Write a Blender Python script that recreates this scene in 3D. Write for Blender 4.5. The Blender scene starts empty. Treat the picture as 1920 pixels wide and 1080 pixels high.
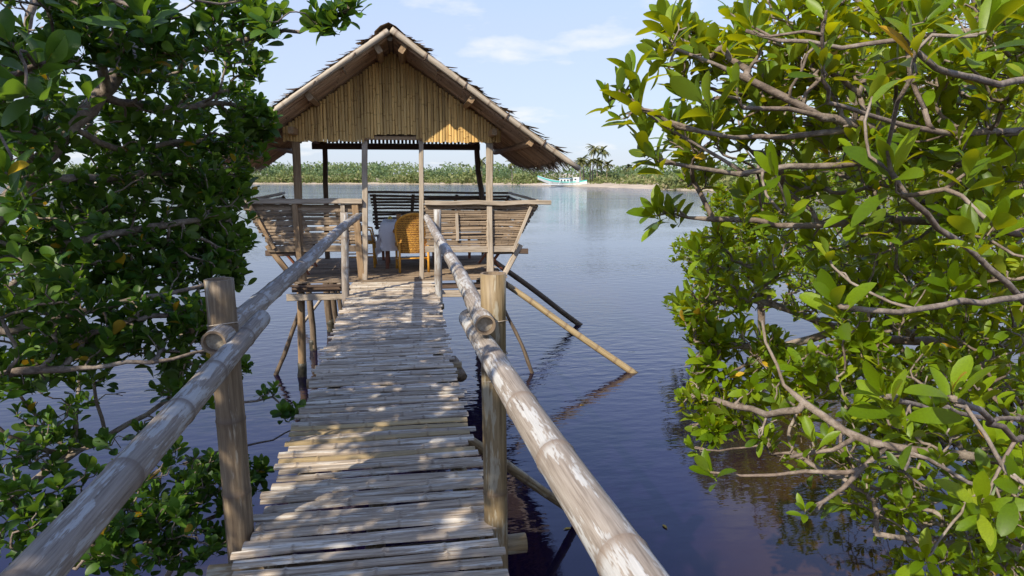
import bpy, math, random
import numpy as np
from mathutils import Vector, Matrix, Quaternion

random.seed(7)
RNG = np.random.default_rng(7)
R = math.radians
scene = bpy.context.scene
COL = scene.collection

# ------------------------------------------------------------------ camera
cam_d = bpy.data.cameras.new('camera')
cam = bpy.data.objects.new('camera', cam_d); COL.objects.link(cam)
CAM_LOC = Vector((0.0, 0.0, 3.0))
cam.location = CAM_LOC
cam.rotation_euler = (R(90 - 9.36), 0, R(-8.89))
cam_d.sensor_width = 36.0; cam_d.lens = 24.0
cam_d.clip_start = 0.05; cam_d.clip_end = 6000
scene.camera = cam
VIEW = Vector((math.sin(R(8.89)), math.cos(R(8.89)), -math.tan(R(9.36)))).normalized()

# ------------------------------------------------------------------ sky and sun
SUN_FROM = Vector((-0.85, -0.90, 1.03)).normalized()
SUN_EL = math.asin(SUN_FROM.z)
world = bpy.data.worlds.new('World'); scene.world = world; world.use_nodes = True
def build_sky():
    nt = world.node_tree; nt.nodes.clear()
    N, L = nt.nodes.new, nt.links.new
    out = N('ShaderNodeOutputWorld'); bg = N('ShaderNodeBackground'); bg.inputs[1].default_value = 0.15
    sky = N('ShaderNodeTexSky'); sky.sky_type = 'NISHITA'; sky.sun_disc = False
    sky.sun_elevation = SUN_EL; sky.sun_rotation = math.atan2(SUN_FROM.x, SUN_FROM.y) % (2 * math.pi)
    sky.air_density = 1.0; sky.dust_density = 0.3; sky.ozone_density = 4.0
    tc = N('ShaderNodeTexCoord'); sep = N('ShaderNodeSeparateXYZ'); L(tc.outputs['Generated'], sep.inputs[0])
    zc = N('ShaderNodeMath'); zc.operation = 'MAXIMUM'; zc.inputs[1].default_value = 0.0; L(sep.outputs['Z'], zc.inputs[0])
    za = N('ShaderNodeMath'); za.operation = 'ADD'; za.inputs[1].default_value = 0.16; L(zc.outputs[0], za.inputs[0])
    dx = N('ShaderNodeMath'); dx.operation = 'DIVIDE'; L(sep.outputs['X'], dx.inputs[0]); L(za.outputs[0], dx.inputs[1])
    dy = N('ShaderNodeMath'); dy.operation = 'DIVIDE'; L(sep.outputs['Y'], dy.inputs[0]); L(za.outputs[0], dy.inputs[1])
    cmb = N('ShaderNodeCombineXYZ'); L(dx.outputs[0], cmb.inputs[0]); L(dy.outputs[0], cmb.inputs[1]); cmb.inputs[2].default_value = SKYSEED
    no = N('ShaderNodeTexNoise'); no.inputs['Scale'].default_value = 1.9; no.inputs['Detail'].default_value = 7; no.inputs['Roughness'].default_value = 0.55
    L(cmb.outputs[0], no.inputs['Vector'])
    rp = N('ShaderNodeValToRGB'); rp.color_ramp.elements[0].position = 0.55; rp.color_ramp.elements[1].position = 0.72
    rp.color_ramp.elements[0].color = (0, 0, 0, 1); rp.color_ramp.elements[1].color = (0.9, 0.9, 0.9, 1)
    L(no.outputs['Fac'], rp.inputs[0])
    hz = N('ShaderNodeValToRGB'); e = hz.color_ramp.elements; e.new(0.5); e.new(0.5)      # moist air: pale near the horizon, clear overhead
    for q, (p, v) in zip(e, ((0.0, 0.92), (0.20, 0.78), (0.42, 0.26), (0.9, 0.05))): q.position = p; q.color = (v, v, v, 1)
    L(zc.outputs[0], hz.inputs[0])
    hs = N('ShaderNodeHueSaturation'); hs.inputs['Saturation'].default_value = 1.08; L(sky.outputs[0], hs.inputs['Color']); hs.inputs['Hue'].default_value = 0.512
    m0 = N('ShaderNodeMixRGB'); L(hz.outputs[0], m0.inputs[0]); L(hs.outputs[0], m0.inputs[1]); m0.inputs[2].default_value = (2.18, 2.44, 2.98, 1)
    mx = N('ShaderNodeMixRGB'); L(rp.outputs[0], mx.inputs[0]); L(m0.outputs[0], mx.inputs[1]); mx.inputs[2].default_value = (3.5, 3.55, 3.6, 1)
    L(mx.outputs[0], bg.inputs[0]); L(bg.outputs[0], out.inputs[0])
SKYSEED = 5.9
build_sky()
sun_d = bpy.data.lights.new('sun', 'SUN'); sun = bpy.data.objects.new('sun', sun_d); COL.objects.link(sun)
sun_d.energy = 3.2; sun_d.angle = R(0.55); sun_d.color = (1.0, 0.92, 0.78)
sun.rotation_euler = SUN_FROM.to_track_quat('Z', 'Y').to_euler(); sun.location = (-20, -20, 25)
scene.view_settings.view_transform = 'Standard'; scene.view_settings.look = 'None'
scene.view_settings.exposure = 0.92; scene.view_settings.gamma = 1.0; scene.view_settings.use_curve_mapping = False
scene.render.engine = 'CYCLES'
scene.cycles.use_denoising = True
scene.cycles.max_bounces = 8; scene.cycles.transparent_max_bounces = 8
scene.cycles.caustics_reflective = False; scene.cycles.caustics_refractive = False

# ------------------------------------------------------------------ helpers
BASE = {}
def tag(o, label, cat, group=None):
    o['label'] = label; o['category'] = cat
    if group: o['group'] = group
    return o
def thing(name, loc, label, cat, group=None):
    o = bpy.data.objects.new(name, None); COL.objects.link(o)
    o.location = loc; o.empty_display_size = 0.1
    BASE[o.name] = Vector(loc)
    return tag(o, label, cat, group)
def put(name, me, parent=None, mat=None):
    """link a mesh; mat is its world matrix (parents are never rotated)"""
    o = bpy.data.objects.new(name, me); COL.objects.link(o)
    mat = mat or Matrix.Identity(4)
    if parent:
        b = BASE[parent.name]; BASE[o.name] = b if mat == Matrix.Identity(4) else None
        o.parent = parent
        if parent.type == 'EMPTY' :
            o.matrix_basis = Matrix.Translation(-b) @ mat
            if BASE[o.name] is not None: BASE[o.name] = Vector((0, 0, 0)); o.matrix_basis = Matrix.Translation(-b)
        else:
            o.matrix_basis = mat
    else:
        o.matrix_basis = mat
    return o
def mesh(name, verts, faces, mats, idx=None, smooth=False, attr=None):
    me = bpy.data.meshes.new(name); me.from_pydata([tuple(v) for v in verts], [], faces)
    for m in (mats if isinstance(mats, (list, tuple)) else [mats]): me.materials.append(m)
    if idx is not None: me.polygons.foreach_set('material_index', idx)
    if smooth: me.polygons.foreach_set('use_smooth', [True] * len(me.polygons))
    if attr is not None:
        a = me.attributes.new('node', 'FLOAT', 'POINT'); a.data.foreach_set('value', list(attr))
    me.update(); return me
def quads_mesh(name, V, F, mats, idx=None, smooth=True, tint=None):
    """fast mesh from numpy; F is (n,k)"""
    V = np.asarray(V, np.float32); F = np.asarray(F, np.int32)
    me = bpy.data.meshes.new(name); me.vertices.add(len(V)); me.vertices.foreach_set('co', V.ravel())
    n, k = F.shape; me.loops.add(n * k); me.loops.foreach_set('vertex_index', F.ravel())
    me.polygons.add(n); me.polygons.foreach_set('loop_start', np.arange(0, n * k, k, dtype=np.int32))
    me.polygons.foreach_set('loop_total', np.full(n, k, np.int32))
    for m in (mats if isinstance(mats, (list, tuple)) else [mats]): me.materials.append(m)
    if idx is not None: me.polygons.foreach_set('material_index', np.asarray(idx, np.int32))
    me.polygons.foreach_set('use_smooth', np.full(n, smooth, bool))
    me.update(calc_edges=True)
    if tint is not None:
        a = me.attributes.new('tint', 'FLOAT', 'FACE'); a.data.foreach_set('value', np.asarray(tint, np.float32))
    return me
def frame(p0, p1, up=(0, 0, 1)):
    """world matrix with X from p0 to p1 and Z near up"""
    p0, p1 = Vector(p0), Vector(p1); x = (p1 - p0).normalized(); u = Vector(up)
    if abs(x.dot(u)) > 0.98: u = Vector((0, 1, 0))
    y = u.cross(x).normalized(); z = x.cross(y)
    m = Matrix((x, y, z)).transposed().to_4x4(); m.translation = p0
    return m, (p1 - p0).length

# ------------------------------------------------------------------ materials
MATS = {}
def nodes_of(name):
    m = bpy.data.materials.new(name); m.use_nodes = True; nt = m.node_tree
    b = nt.nodes['Principled BSDF']; MATS[name] = m
    return m, nt, nt.nodes.new, nt.links.new, b
def ramp(N, L, src, stops):
    r = N('ShaderNodeValToRGB'); e = r.color_ramp.elements
    while len(e) < len(stops): e.new(0.5)
    for i, (p, c) in enumerate(stops): e[i].position = p; e[i].color = (*c, 1)
    L(src, r.inputs[0]); return r.outputs[0]
def grain_mat(name, cols, rough=0.75, stretch=(1.2, 14, 14), node_col=None, patch=None, bump=0.25, spread=0.25, scale=3.0):
    """wood or bamboo: streaks along the piece's own X, each piece shifted and toned by its random number"""
    m, nt, N, L, b = nodes_of(name)
    tc = N('ShaderNodeTexCoord'); oi = N('ShaderNodeObjectInfo')
    mp = N('ShaderNodeMapping'); mp.inputs['Scale'].default_value = stretch; L(tc.outputs['Object'], mp.inputs['Vector'])
    sc = N('ShaderNodeMath'); sc.operation = 'MULTIPLY'; sc.inputs[1].default_value = 91.7; L(oi.outputs['Random'], sc.inputs[0])
    ad = N('ShaderNodeVectorMath'); ad.operation = 'ADD'; L(mp.outputs[0], ad.inputs[0])
    cb = N('ShaderNodeCombineXYZ'); L(sc.outputs[0], cb.inputs[0]); L(sc.outputs[0], cb.inputs[1]); L(cb.outputs[0], ad.inputs[1])
    no = N('ShaderNodeTexNoise'); no.inputs['Scale'].default_value = scale; no.inputs['Detail'].default_value = 6; no.inputs['Roughness'].default_value = 0.65
    L(ad.outputs[0], no.inputs['Vector'])
    k = len(cols)
    col = ramp(N, L, no.outputs['Fac'], [(0.28 + 0.44 * i / (k - 1), c) for i, c in enumerate(cols)])
    if patch:                                   # bleached / bare patches with ragged ends
        mp2 = N('ShaderNodeMapping'); mp2.inputs['Scale'].default_value = patch[1]; L(tc.outputs['Object'], mp2.inputs['Vector'])
        ad2 = N('ShaderNodeVectorMath'); ad2.operation = 'ADD'; L(mp2.outputs[0], ad2.inputs[0]); L(cb.outputs[0], ad2.inputs[1])
        n2 = N('ShaderNodeTexNoise'); n2.inputs['Scale'].default_value = 1.0; n2.inputs['Detail'].default_value = 5; n2.inputs['Roughness'].default_value = 0.72
        L(ad2.outputs[0], n2.inputs['Vector'])
        f = ramp(N, L, n2.outputs['Fac'], [(patch[2], (0, 0, 0)), (patch[2] + 0.035, (1, 1, 1))])
        px = N('ShaderNodeMixRGB'); L(f, px.inputs[0]); L(col, px.inputs[1])
        pc = ramp(N, L, no.outputs['Fac'], [(0.3, tuple(0.75 * v for v in patch[0])), (0.65, patch[0])]); L(pc, px.inputs[2]); col = px.outputs[0]
    if node_col:
        at = N('ShaderNodeAttribute'); at.attribute_name = 'node'
        nx = N('ShaderNodeMixRGB'); L(at.outputs['Fac'], nx.inputs[0]); L(col, nx.inputs[1]); nx.inputs[2].default_value = (*node_col, 1); col = nx.outputs[0]
    hs = N('ShaderNodeHueSaturation'); L(col, hs.inputs['Color'])
    mr = N('ShaderNodeMapRange'); mr.inputs['To Min'].default_value = 1 - spread; mr.inputs['To Max'].default_value = 1 + spread
    L(oi.outputs['Random'], mr.inputs['Value']); L(mr.outputs[0], hs.inputs['Value'])
    L(hs.outputs[0], b.inputs['Base Color']); b.inputs['Roughness'].default_value = rough
    bp = N('ShaderNodeBump'); bp.inputs['Strength'].default_value = bump; bp.inputs['Distance'].default_value = 0.01
    L(no.outputs['Fac'], bp.inputs['Height']); L(bp.outputs[0], b.inputs['Normal'])
    return m
RAIL = grain_mat('weathered_bamboo', [(0.14, 0.105, 0.075), (0.29, 0.24, 0.19), (0.40, 0.345, 0.285)], 0.7, (1.6, 48, 48), (0.20, 0.15, 0.11),
                 ((0.53, 0.51, 0.47), (2.4, 20, 20), 0.51), 0.3, 0.1)
SLATM = grain_mat('grey_bamboo_slat', [(0.12, 0.085, 0.058), (0.39, 0.305, 0.215), (0.56, 0.465, 0.35)], 0.7, (1.4, 26, 26), (0.15, 0.11, 0.08),
                  ((0.68, 0.61, 0.50), (2.2, 30, 8), 0.53), 0.5, 0.22)
SLATY = grain_mat('tan_bamboo_slat', [(0.22, 0.15, 0.075), (0.40, 0.29, 0.14), (0.48, 0.36, 0.19)], 0.65, (1.0, 15, 15), (0.2, 0.13, 0.07), None, 0.3, 0.15)
POSTB = grain_mat('tan_bamboo_post', [(0.10, 0.065, 0.03), (0.25, 0.175, 0.085), (0.36, 0.27, 0.15)], 0.55, (1.1, 20, 20), (0.14, 0.09, 0.05),
                  ((0.42, 0.36, 0.25), (1.8, 14, 14), 0.56), 0.3, 0.12)
POSTW = grain_mat('brown_bamboo_post', [(0.09, 0.06, 0.035), (0.19, 0.135, 0.08), (0.30, 0.225, 0.14)], 0.6, (1.3, 22, 22), (0.12, 0.08, 0.05),
                  ((0.36, 0.31, 0.23), (1.6, 14, 14), 0.58), 0.35, 0.12)
GABLE = grain_mat('golden_bamboo_strip', [(0.36, 0.20, 0.055), (0.68, 0.425, 0.14), (0.80, 0.55, 0.21)], 0.5, (0.8, 14, 14), (0.26, 0.14, 0.05), None, 0.2, 0.30)
PANEL = grain_mat('brown_bamboo_slat', [(0.09, 0.06, 0.035), (0.24, 0.17, 0.105), (0.38, 0.29, 0.20)], 0.75, (1.0, 15, 15), (0.14, 0.095, 0.06), None, 0.35, 0.34)
WOOD = grain_mat('brown_timber', [(0.18, 0.105, 0.05), (0.32, 0.205, 0.105), (0.42, 0.29, 0.165)], 0.7, (1.2, 14, 14), None, None, 0.3, 0.15)
WOODG = grain_mat('grey_timber', [(0.22, 0.165, 0.11), (0.42, 0.34, 0.25), (0.52, 0.44, 0.34)], 0.75, (1.2, 14, 14), None, None, 0.3, 0.12)
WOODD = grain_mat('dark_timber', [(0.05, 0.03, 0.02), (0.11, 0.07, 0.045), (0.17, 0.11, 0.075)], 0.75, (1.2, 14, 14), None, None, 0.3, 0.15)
WOODR = grain_mat('red_timber', [(0.12, 0.03, 0.015), (0.22, 0.07, 0.03), (0.28, 0.1, 0.045)], 0.5, (1.2, 14, 14), None, None, 0.15, 0.12)
VERGE = grain_mat('bleached_bamboo', [(0.28, 0.21, 0.14), (0.46, 0.38, 0.28), (0.58, 0.50, 0.39)], 0.6, (1.2, 16, 16), (0.3, 0.22, 0.15), None, 0.2, 0.08)
STILT = grain_mat('rough_stilt_bark', [(0.06, 0.04, 0.025), (0.17, 0.12, 0.075), (0.27, 0.2, 0.13)], 0.85, (1.0, 9, 9), None, None, 0.6, 0.2)
TIDE = grain_mat('wet_algae_wood', [(0.02, 0.018, 0.012), (0.05, 0.045, 0.028), (0.09, 0.08, 0.05)], 0.5, (6, 9, 9), None, None, 0.6, 0.2)
CUT = grain_mat('cut_bamboo_end', [(0.16, 0.11, 0.07), (0.30, 0.22, 0.14)], 0.8, (9, 9, 9), None, None, 0.3, 0.1)
PITH = grain_mat('bamboo_pith', [(0.22, 0.18, 0.13), (0.50, 0.44, 0.34)], 0.85, (9, 20, 20), None, None, 0.3, 0.1)
THATCH = grain_mat('dry_palm_thatch', [(0.15, 0.10, 0.065), (0.32, 0.235, 0.155), (0.50, 0.40, 0.28)], 0.85, (1, 1, 1), None, None, 0.4, 0.05, 9.0)
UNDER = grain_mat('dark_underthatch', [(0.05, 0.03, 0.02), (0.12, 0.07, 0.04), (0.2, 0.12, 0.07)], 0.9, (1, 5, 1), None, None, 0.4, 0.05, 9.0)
RAFT = grain_mat('reddish_split_rafter', [(0.24, 0.14, 0.08), (0.44, 0.28, 0.16), (0.58, 0.40, 0.26)], 0.7, (1.0, 15, 15), (0.2, 0.12, 0.07), None, 0.2, 0.3)

def plain(name, col, rough=0.6, noise=0.12, scale=40, metal=0.0):
    m, nt, N, L, b = nodes_of(name)
    tc = N('ShaderNodeTexCoord'); no = N('ShaderNodeTexNoise'); no.inputs['Scale'].default_value = scale; no.inputs['Detail'].default_value = 4
    L(tc.outputs['Object'], no.inputs['Vector'])
    c = ramp(N, L, no.outputs['Fac'], [(0.3, tuple(v * (1 - noise) for v in col)), (0.7, tuple(min(1, v * (1 + noise)) for v in col))])
    L(c, b.inputs['Base Color']); b.inputs['Roughness'].default_value = rough; b.inputs['Metallic'].default_value = metal
    return m
CLOTH = plain('white_cotton', (0.86, 0.86, 0.87), 0.9, 0.04, 60)
CUSH = plain('cream_cushion', (0.74, 0.70, 0.62), 0.9, 0.05)
RATFR = plain('orange_rattan', (0.76, 0.37, 0.05), 0.4, 0.2, 25)
def weave_mat():
    m, nt, N, L, b = nodes_of('woven_rattan')
    tc = N('ShaderNodeTexCoord'); sp = N('ShaderNodeSeparateXYZ'); L(tc.outputs['UV'], sp.inputs[0])
    w1 = N('ShaderNodeTexWave'); w1.wave_type = 'BANDS'; w1.bands_direction = 'Y'; w1.inputs['Scale'].default_value = 9; w1.inputs['Distortion'].default_value = 6; w1.inputs['Detail Scale'].default_value = 9
    L(tc.outputs['Object'], w1.inputs['Vector'])
    w1.bands_direction = 'Z'
    c = ramp(N, L, w1.outputs['Fac'], [(0.1, (0.24, 0.085, 0.012)), (0.55, (0.68, 0.32, 0.04)), (0.95, (0.82, 0.44, 0.08))])
    L(c, b.inputs['Base Color']); b.inputs['Roughness'].default_value = 0.45
    bp = N('ShaderNodeBump'); bp.inputs['Strength'].default_value = 0.8; bp.inputs['Distance'].default_value = 0.01; L(w1.outputs['Fac'], bp.inputs['Height']); L(bp.outputs[0], b.inputs['Normal'])
    return m
WEAVE = weave_mat()
def bark_mat():
    m, nt, N, L, b = nodes_of('grey_bark')
    tc = N('ShaderNodeTexCoord'); no = N('ShaderNodeTexNoise'); no.inputs['Scale'].default_value = 22; no.inputs['Detail'].default_value = 7; no.inputs['Roughness'].default_value = 0.7
    L(tc.outputs['Object'], no.inputs['Vector'])
    n2 = N('ShaderNodeTexNoise'); n2.inputs['Scale'].default_value = 3.5; n2.inputs['Detail'].default_value = 3; L(tc.outputs['Object'], n2.inputs['Vector'])
    c = ramp(N, L, no.outputs['Fac'], [(0.3, (0.09, 0.068, 0.05)), (0.5, (0.25, 0.20, 0.155)), (0.72, (0.42, 0.36, 0.295))])
    mx = N('ShaderNodeMixRGB'); mx.blend_type = 'MULTIPLY'; mx.inputs[0].default_value = 0.7; L(c, mx.inputs[1])
    L(ramp(N, L, n2.outputs['Fac'], [(0.35, (0.55, 0.45, 0.4)), (0.65, (1, 1, 1))]), mx.inputs[2])
    L(mx.outputs[0], b.inputs['Base Color']); b.inputs['Roughness'].default_value = 0.85
    bp = N('ShaderNodeBump'); bp.inputs['Strength'].default_value = 0.9; bp.inputs['Distance'].default_value = 0.012; L(no.outputs['Fac'], bp.inputs['Height']); L(bp.outputs[0], b.inputs['Normal'])
    return m
BARK = bark_mat()
def leaf_mat(name, stops, trans, tw=0.35, rough=0.42):
    m, nt, N, L, b = nodes_of(name)
    at = N('ShaderNodeAttribute'); at.attribute_name = 'tint'; oi = N('ShaderNodeObjectInfo')
    ad = N('ShaderNodeMath'); ad.operation = 'ADD'; L(at.outputs['Fac'], ad.inputs[0]); L(oi.outputs['Random'], ad.inputs[1])
    fr = N('ShaderNodeMath'); fr.operation = 'FRACT'; L(ad.outputs[0], fr.inputs[0])
    c = ramp(N, L, fr.outputs[0], stops)
    tc = N('ShaderNodeTexCoord'); no = N('ShaderNodeTexNoise'); no.inputs['Scale'].default_value = 26; no.inputs['Detail'].default_value = 3; L(tc.outputs['Object'], no.inputs['Vector'])
    ml = N('ShaderNodeMixRGB'); ml.blend_type = 'MULTIPLY'; ml.inputs[0].default_value = 0.5; L(c, ml.inputs[1]); L(ramp(N, L, no.outputs['Fac'], [(0.35, (0.6, 0.6, 0.6)), (0.65, (1.1, 1.1, 1.1))]), ml.inputs[2])
    n3 = N('ShaderNodeTexNoise'); n3.inputs['Scale'].default_value = 9; n3.inputs['Detail'].default_value = 6; n3.inputs['Roughness'].default_value = 0.8; L(tc.outputs['Object'], n3.inputs['Vector'])
    sp_ = N('ShaderNodeMixRGB'); L(ramp(N, L, n3.outputs['Fac'], [(0.66, (0, 0, 0)), (0.70, (0.7, 0.7, 0.7))]), sp_.inputs[0]); L(ml.outputs[0], sp_.inputs[1]); sp_.inputs[2].default_value = (0.16, 0.09, 0.03, 1); ml = sp_   # brown specks
    # the underside of a mangrove leaf is paler and dull
    ge = N('ShaderNodeNewGeometry'); un = N('ShaderNodeMixRGB'); L(ge.outputs['Backfacing'], un.inputs[0]); L(ml.outputs[0], un.inputs[1])
    pl = N('ShaderNodeMixRGB'); pl.inputs[0].default_value = 0.25; L(ml.outputs[0], pl.inputs[1]); pl.inputs[2].default_value = (0.20, 0.24, 0.07, 1); L(pl.outputs[0], un.inputs[2])
    L(un.outputs[0], b.inputs['Base Color']); b.inputs['Roughness'].default_value = rough; b.inputs['Specular IOR Level'].default_value = 0.28
    tr = N('ShaderNodeBsdfTranslucent'); tm = N('ShaderNodeMixRGB'); tm.blend_type = 'MULTIPLY'; tm.inputs[0].default_value = 0.55; tm.inputs[1].default_value = (*trans, 1)
    L(ramp(N, L, fr.outputs[0], [(0, (0.5, 0.55, 0.5)), (1, (1.1, 1.0, 1.0))]), tm.inputs[2]); L(tm.outputs[0], tr.inputs['Color'])
    mx = N('ShaderNodeMixShader'); mx.inputs[0].default_value = tw
    L(b.outputs[0], mx.inputs[1]); L(tr.outputs[0], mx.inputs[2]); L(mx.outputs[0], nt.nodes['Material Output'].inputs['Surface'])
    return m
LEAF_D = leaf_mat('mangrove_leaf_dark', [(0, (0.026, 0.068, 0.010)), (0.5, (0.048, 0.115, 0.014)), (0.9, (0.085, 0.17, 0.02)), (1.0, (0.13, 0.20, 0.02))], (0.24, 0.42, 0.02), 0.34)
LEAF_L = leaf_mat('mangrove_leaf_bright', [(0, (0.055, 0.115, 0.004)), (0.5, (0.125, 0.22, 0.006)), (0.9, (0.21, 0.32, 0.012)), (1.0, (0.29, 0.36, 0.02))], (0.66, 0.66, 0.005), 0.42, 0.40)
LEAF_Y = leaf_mat('mangrove_leaf_yellow', [(0, (0.45, 0.24, 0.01)), (1.0, (0.62, 0.42, 0.03))], (0.7, 0.42, 0.02), 0.3)
BUD = leaf_mat('mangrove_bud', [(0, (0.30, 0.32, 0.03)), (1.0, (0.48, 0.42, 0.04))], (0.5, 0.5, 0.03), 0.25)
FAR = leaf_mat('hazed_far_foliage', [(0, (0.11, 0.155, 0.05)), (0.45, (0.21, 0.235, 0.085)), (0.8, (0.31, 0.295, 0.13)), (1.0, (0.38, 0.31, 0.18))], (0.42, 0.46, 0.1), 0.25, 0.7)  # lightened so the leaf colour carries the haze, no haze volume
FARG = leaf_mat('far_foliage_dark', [(0, (0.07, 0.12, 0.055)), (0.6, (0.12, 0.18, 0.075)), (1.0, (0.2, 0.24, 0.11))], (0.3, 0.42, 0.1), 0.2, 0.7)
PALMF = leaf_mat('palm_frond', [(0, (0.07, 0.09, 0.035)), (0.6, (0.13, 0.14, 0.05)), (1.0, (0.26, 0.19, 0.08))], (0.25, 0.3, 0.08), 0.25, 0.55)

def water_mat():
    m, nt, N, L, b = nodes_of('sky_tinted_tannin_water')
    tc = N('ShaderNodeTexCoord'); geo = tc.outputs['Object']
    def noise(scale, sx, sy, detail, rot=0.0):
        mp = N('ShaderNodeMapping'); mp.inputs['Scale'].default_value = (sx, sy, 1); mp.inputs['Rotation'].default_value = (0, 0, rot); L(geo, mp.inputs['Vector'])
        n = N('ShaderNodeTexNoise'); n.inputs['Scale'].default_value = scale; n.inputs['Detail'].default_value = detail; n.inputs['Roughness'].default_value = 0.5
        L(mp.outputs[0], n.inputs['Vector']); return n.outputs['Fac']
    rip = noise(5.5, 0.45, 1.0, 3, R(-14)); swell = noise(0.9, 0.6, 1.0, 2, R(-10)); gust = noise(0.11, 0.45, 1.2, 3)
    sp = N('ShaderNodeSeparateXYZ'); L(geo, sp.inputs[0])
    # sheltered and nearly still close to the bank, rippled by the breeze further out
    sh = N('ShaderNodeMapRange'); sh.inputs['From Min'].default_value = 4.5; sh.inputs['From Max'].default_value = 10.0; sh.inputs['To Min'].default_value = 0.06; sh.inputs['To Max'].default_value = 1.0
    L(sp.outputs['Y'], sh.inputs['Value'])
    g2 = ramp(N, L, gust, [(0.38, (0.25, 0.25, 0.25)), (0.6, (1, 1, 1))])
    a = N('ShaderNodeMath'); a.operation = 'MULTIPLY'; L(sh.outputs[0], a.inputs[0]); L(g2, a.inputs[1])
    # the breeze freshens over the open water
    op = N('ShaderNodeMapRange'); op.inputs['From Min'].default_value = 55; op.inputs['From Max'].default_value = 130; op.inputs['To Min'].default_value = 1.0; op.inputs['To Max'].default_value = 7.0; L(sp.outputs['Y'], op.inputs['Value'])
    a2 = N('ShaderNodeMath'); a2.operation = 'MULTIPLY'; L(a.outputs[0], a2.inputs[0]); L(op.outputs[0], a2.inputs[1])
    r1 = N('ShaderNodeMath'); r1.operation = 'MULTIPLY'; L(rip, r1.inputs[0]); L(a2.outputs[0], r1.inputs[1])
    s1 = N('ShaderNodeMath'); s1.operation = 'MULTIPLY_ADD'; L(swell, s1.inputs[0]); s1.inputs[1].default_value = 0.12; L(r1.outputs[0], s1.inputs[2])
    bp = N('ShaderNodeBump'); bp.inputs['Strength'].default_value = 1.0; bp.inputs['Distance'].default_value = 0.016; L(s1.outputs[0], bp.inputs['Height'])
    L(bp.outputs[0], b.inputs['Normal'])
    mud = noise(0.5, 1, 1, 4)
    sky_indigo = (ramp(N, L, mud, [(0.35, (0.005, 0.003, 0.015)), (0.65, (0.007, 0.004, 0.020))]))  # reflected sky's indigo put into the brown water's base colour
    # brown shallows close under the right bank
    bx = N('ShaderNodeMath'); bx.operation = 'MULTIPLY_ADD'; L(sp.outputs['Y'], bx.inputs[0]); bx.inputs[1].default_value = -0.55; L(sp.outputs['X'], bx.inputs[2])
    bm = N('ShaderNodeMath'); bm.operation = 'MULTIPLY_ADD'; L(mud, bm.inputs[0]); bm.inputs[1].default_value = 1.6; L(bx.outputs[0], bm.inputs[2])
    bf = N('ShaderNodeMapRange'); bf.inputs['From Min'].default_value = 0.3; bf.inputs['From Max'].default_value = 1.6; L(bm.outputs[0], bf.inputs['Value'])
    cx = N('ShaderNodeMixRGB'); L(bf.outputs[0], cx.inputs[0]); L(sky_indigo, cx.inputs[1]); cx.inputs[2].default_value = (0.042, 0.021, 0.006, 1); L(cx.outputs[0], b.inputs['Base Color'])
    rd = N('ShaderNodeMapRange'); rd.inputs['From Min'].default_value = 15; rd.inputs['From Max'].default_value = 130; rd.inputs['To Min'].default_value = 0.03; rd.inputs['To Max'].default_value = 0.05; L(sp.outputs['Y'], rd.inputs['Value']); L(rd.outputs[0], b.inputs['Roughness'])
    b.inputs['IOR'].default_value = 1.58; b.inputs['Specular Tint'].default_value = (0.93, 0.80, 1.0, 1)
    return m
WATER = water_mat()
SAND = plain('pale_sand', (0.46, 0.37, 0.26), 0.95, 0.2, 0.3)
WHITEP = plain('white_boat_paint', (0.60, 0.63, 0.62), 0.5, 0.06, 3)
TURQ = plain('turquoise_boat_paint', (0.10, 0.50, 0.42), 0.5, 0.1, 3)
BLUEP = plain('blue_awning', (0.22, 0.36, 0.55), 0.7, 0.1, 3)
DARKP = plain('dark_opening', (0.04, 0.045, 0.05), 0.8, 0.1, 3)

# ------------------------------------------------------------------ the setting: water and far shore
def structure(name, me):
    o = put(name, me); o['kind'] = 'structure'; return o
structure('water', mesh('water', [(-900, -60, 0), (900, -60, 0), (900, 1500, 0), (-900, 1500, 0)], [(0, 1, 2, 3)], WATER))
SHORE = [(-420, 380), (-250, 322), (-152, 289), (-58, 258), (-11, 251), (34, 229), (49, 182), (53, 157), (58, 133), (68, 110), (95, 90), (160, 70), (300, 60)]
def shore_pt(t):
    t = max(0, min(len(SHORE) - 1.001, t)); i = int(t); f = t - i
    a, b = SHORE[i], SHORE[i + 1]; return Vector((a[0] + (b[0] - a[0]) * f, a[1] + (b[1] - a[1]) * f, 0))
def shore_nrm(t):
    a, b = shore_pt(t - 0.05), shore_pt(t + 0.05); d = (b - a).normalized(); return Vector((-d.y, d.x, 0))     # away from the water
def far_shore():
    V, F = [], []; ts = np.arange(0, len(SHORE) - 1, 0.1); prof = [(-6, -0.6), (0, 0.05), (4, 0.5), (12, 0.9), (60, 1.6), (260, 4.0)]
    for i, t in enumerate(ts):
        p, n = shore_pt(t), shore_nrm(t)
        for d, z in prof:
            q = p + n * (d + random.uniform(-1, 1) * (0.8 if d < 20 else 4)); V.append((q.x, q.y, z))
    k = len(prof)
    for i in range(len(ts) - 1):
        for j in range(k - 1): F.append((i * k + j, (i + 1) * k + j, (i + 1) * k + j + 1, i * k + j + 1))
    structure('far_shore', mesh('far_shore', V, F, SAND, smooth=True))
far_shore()

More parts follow.
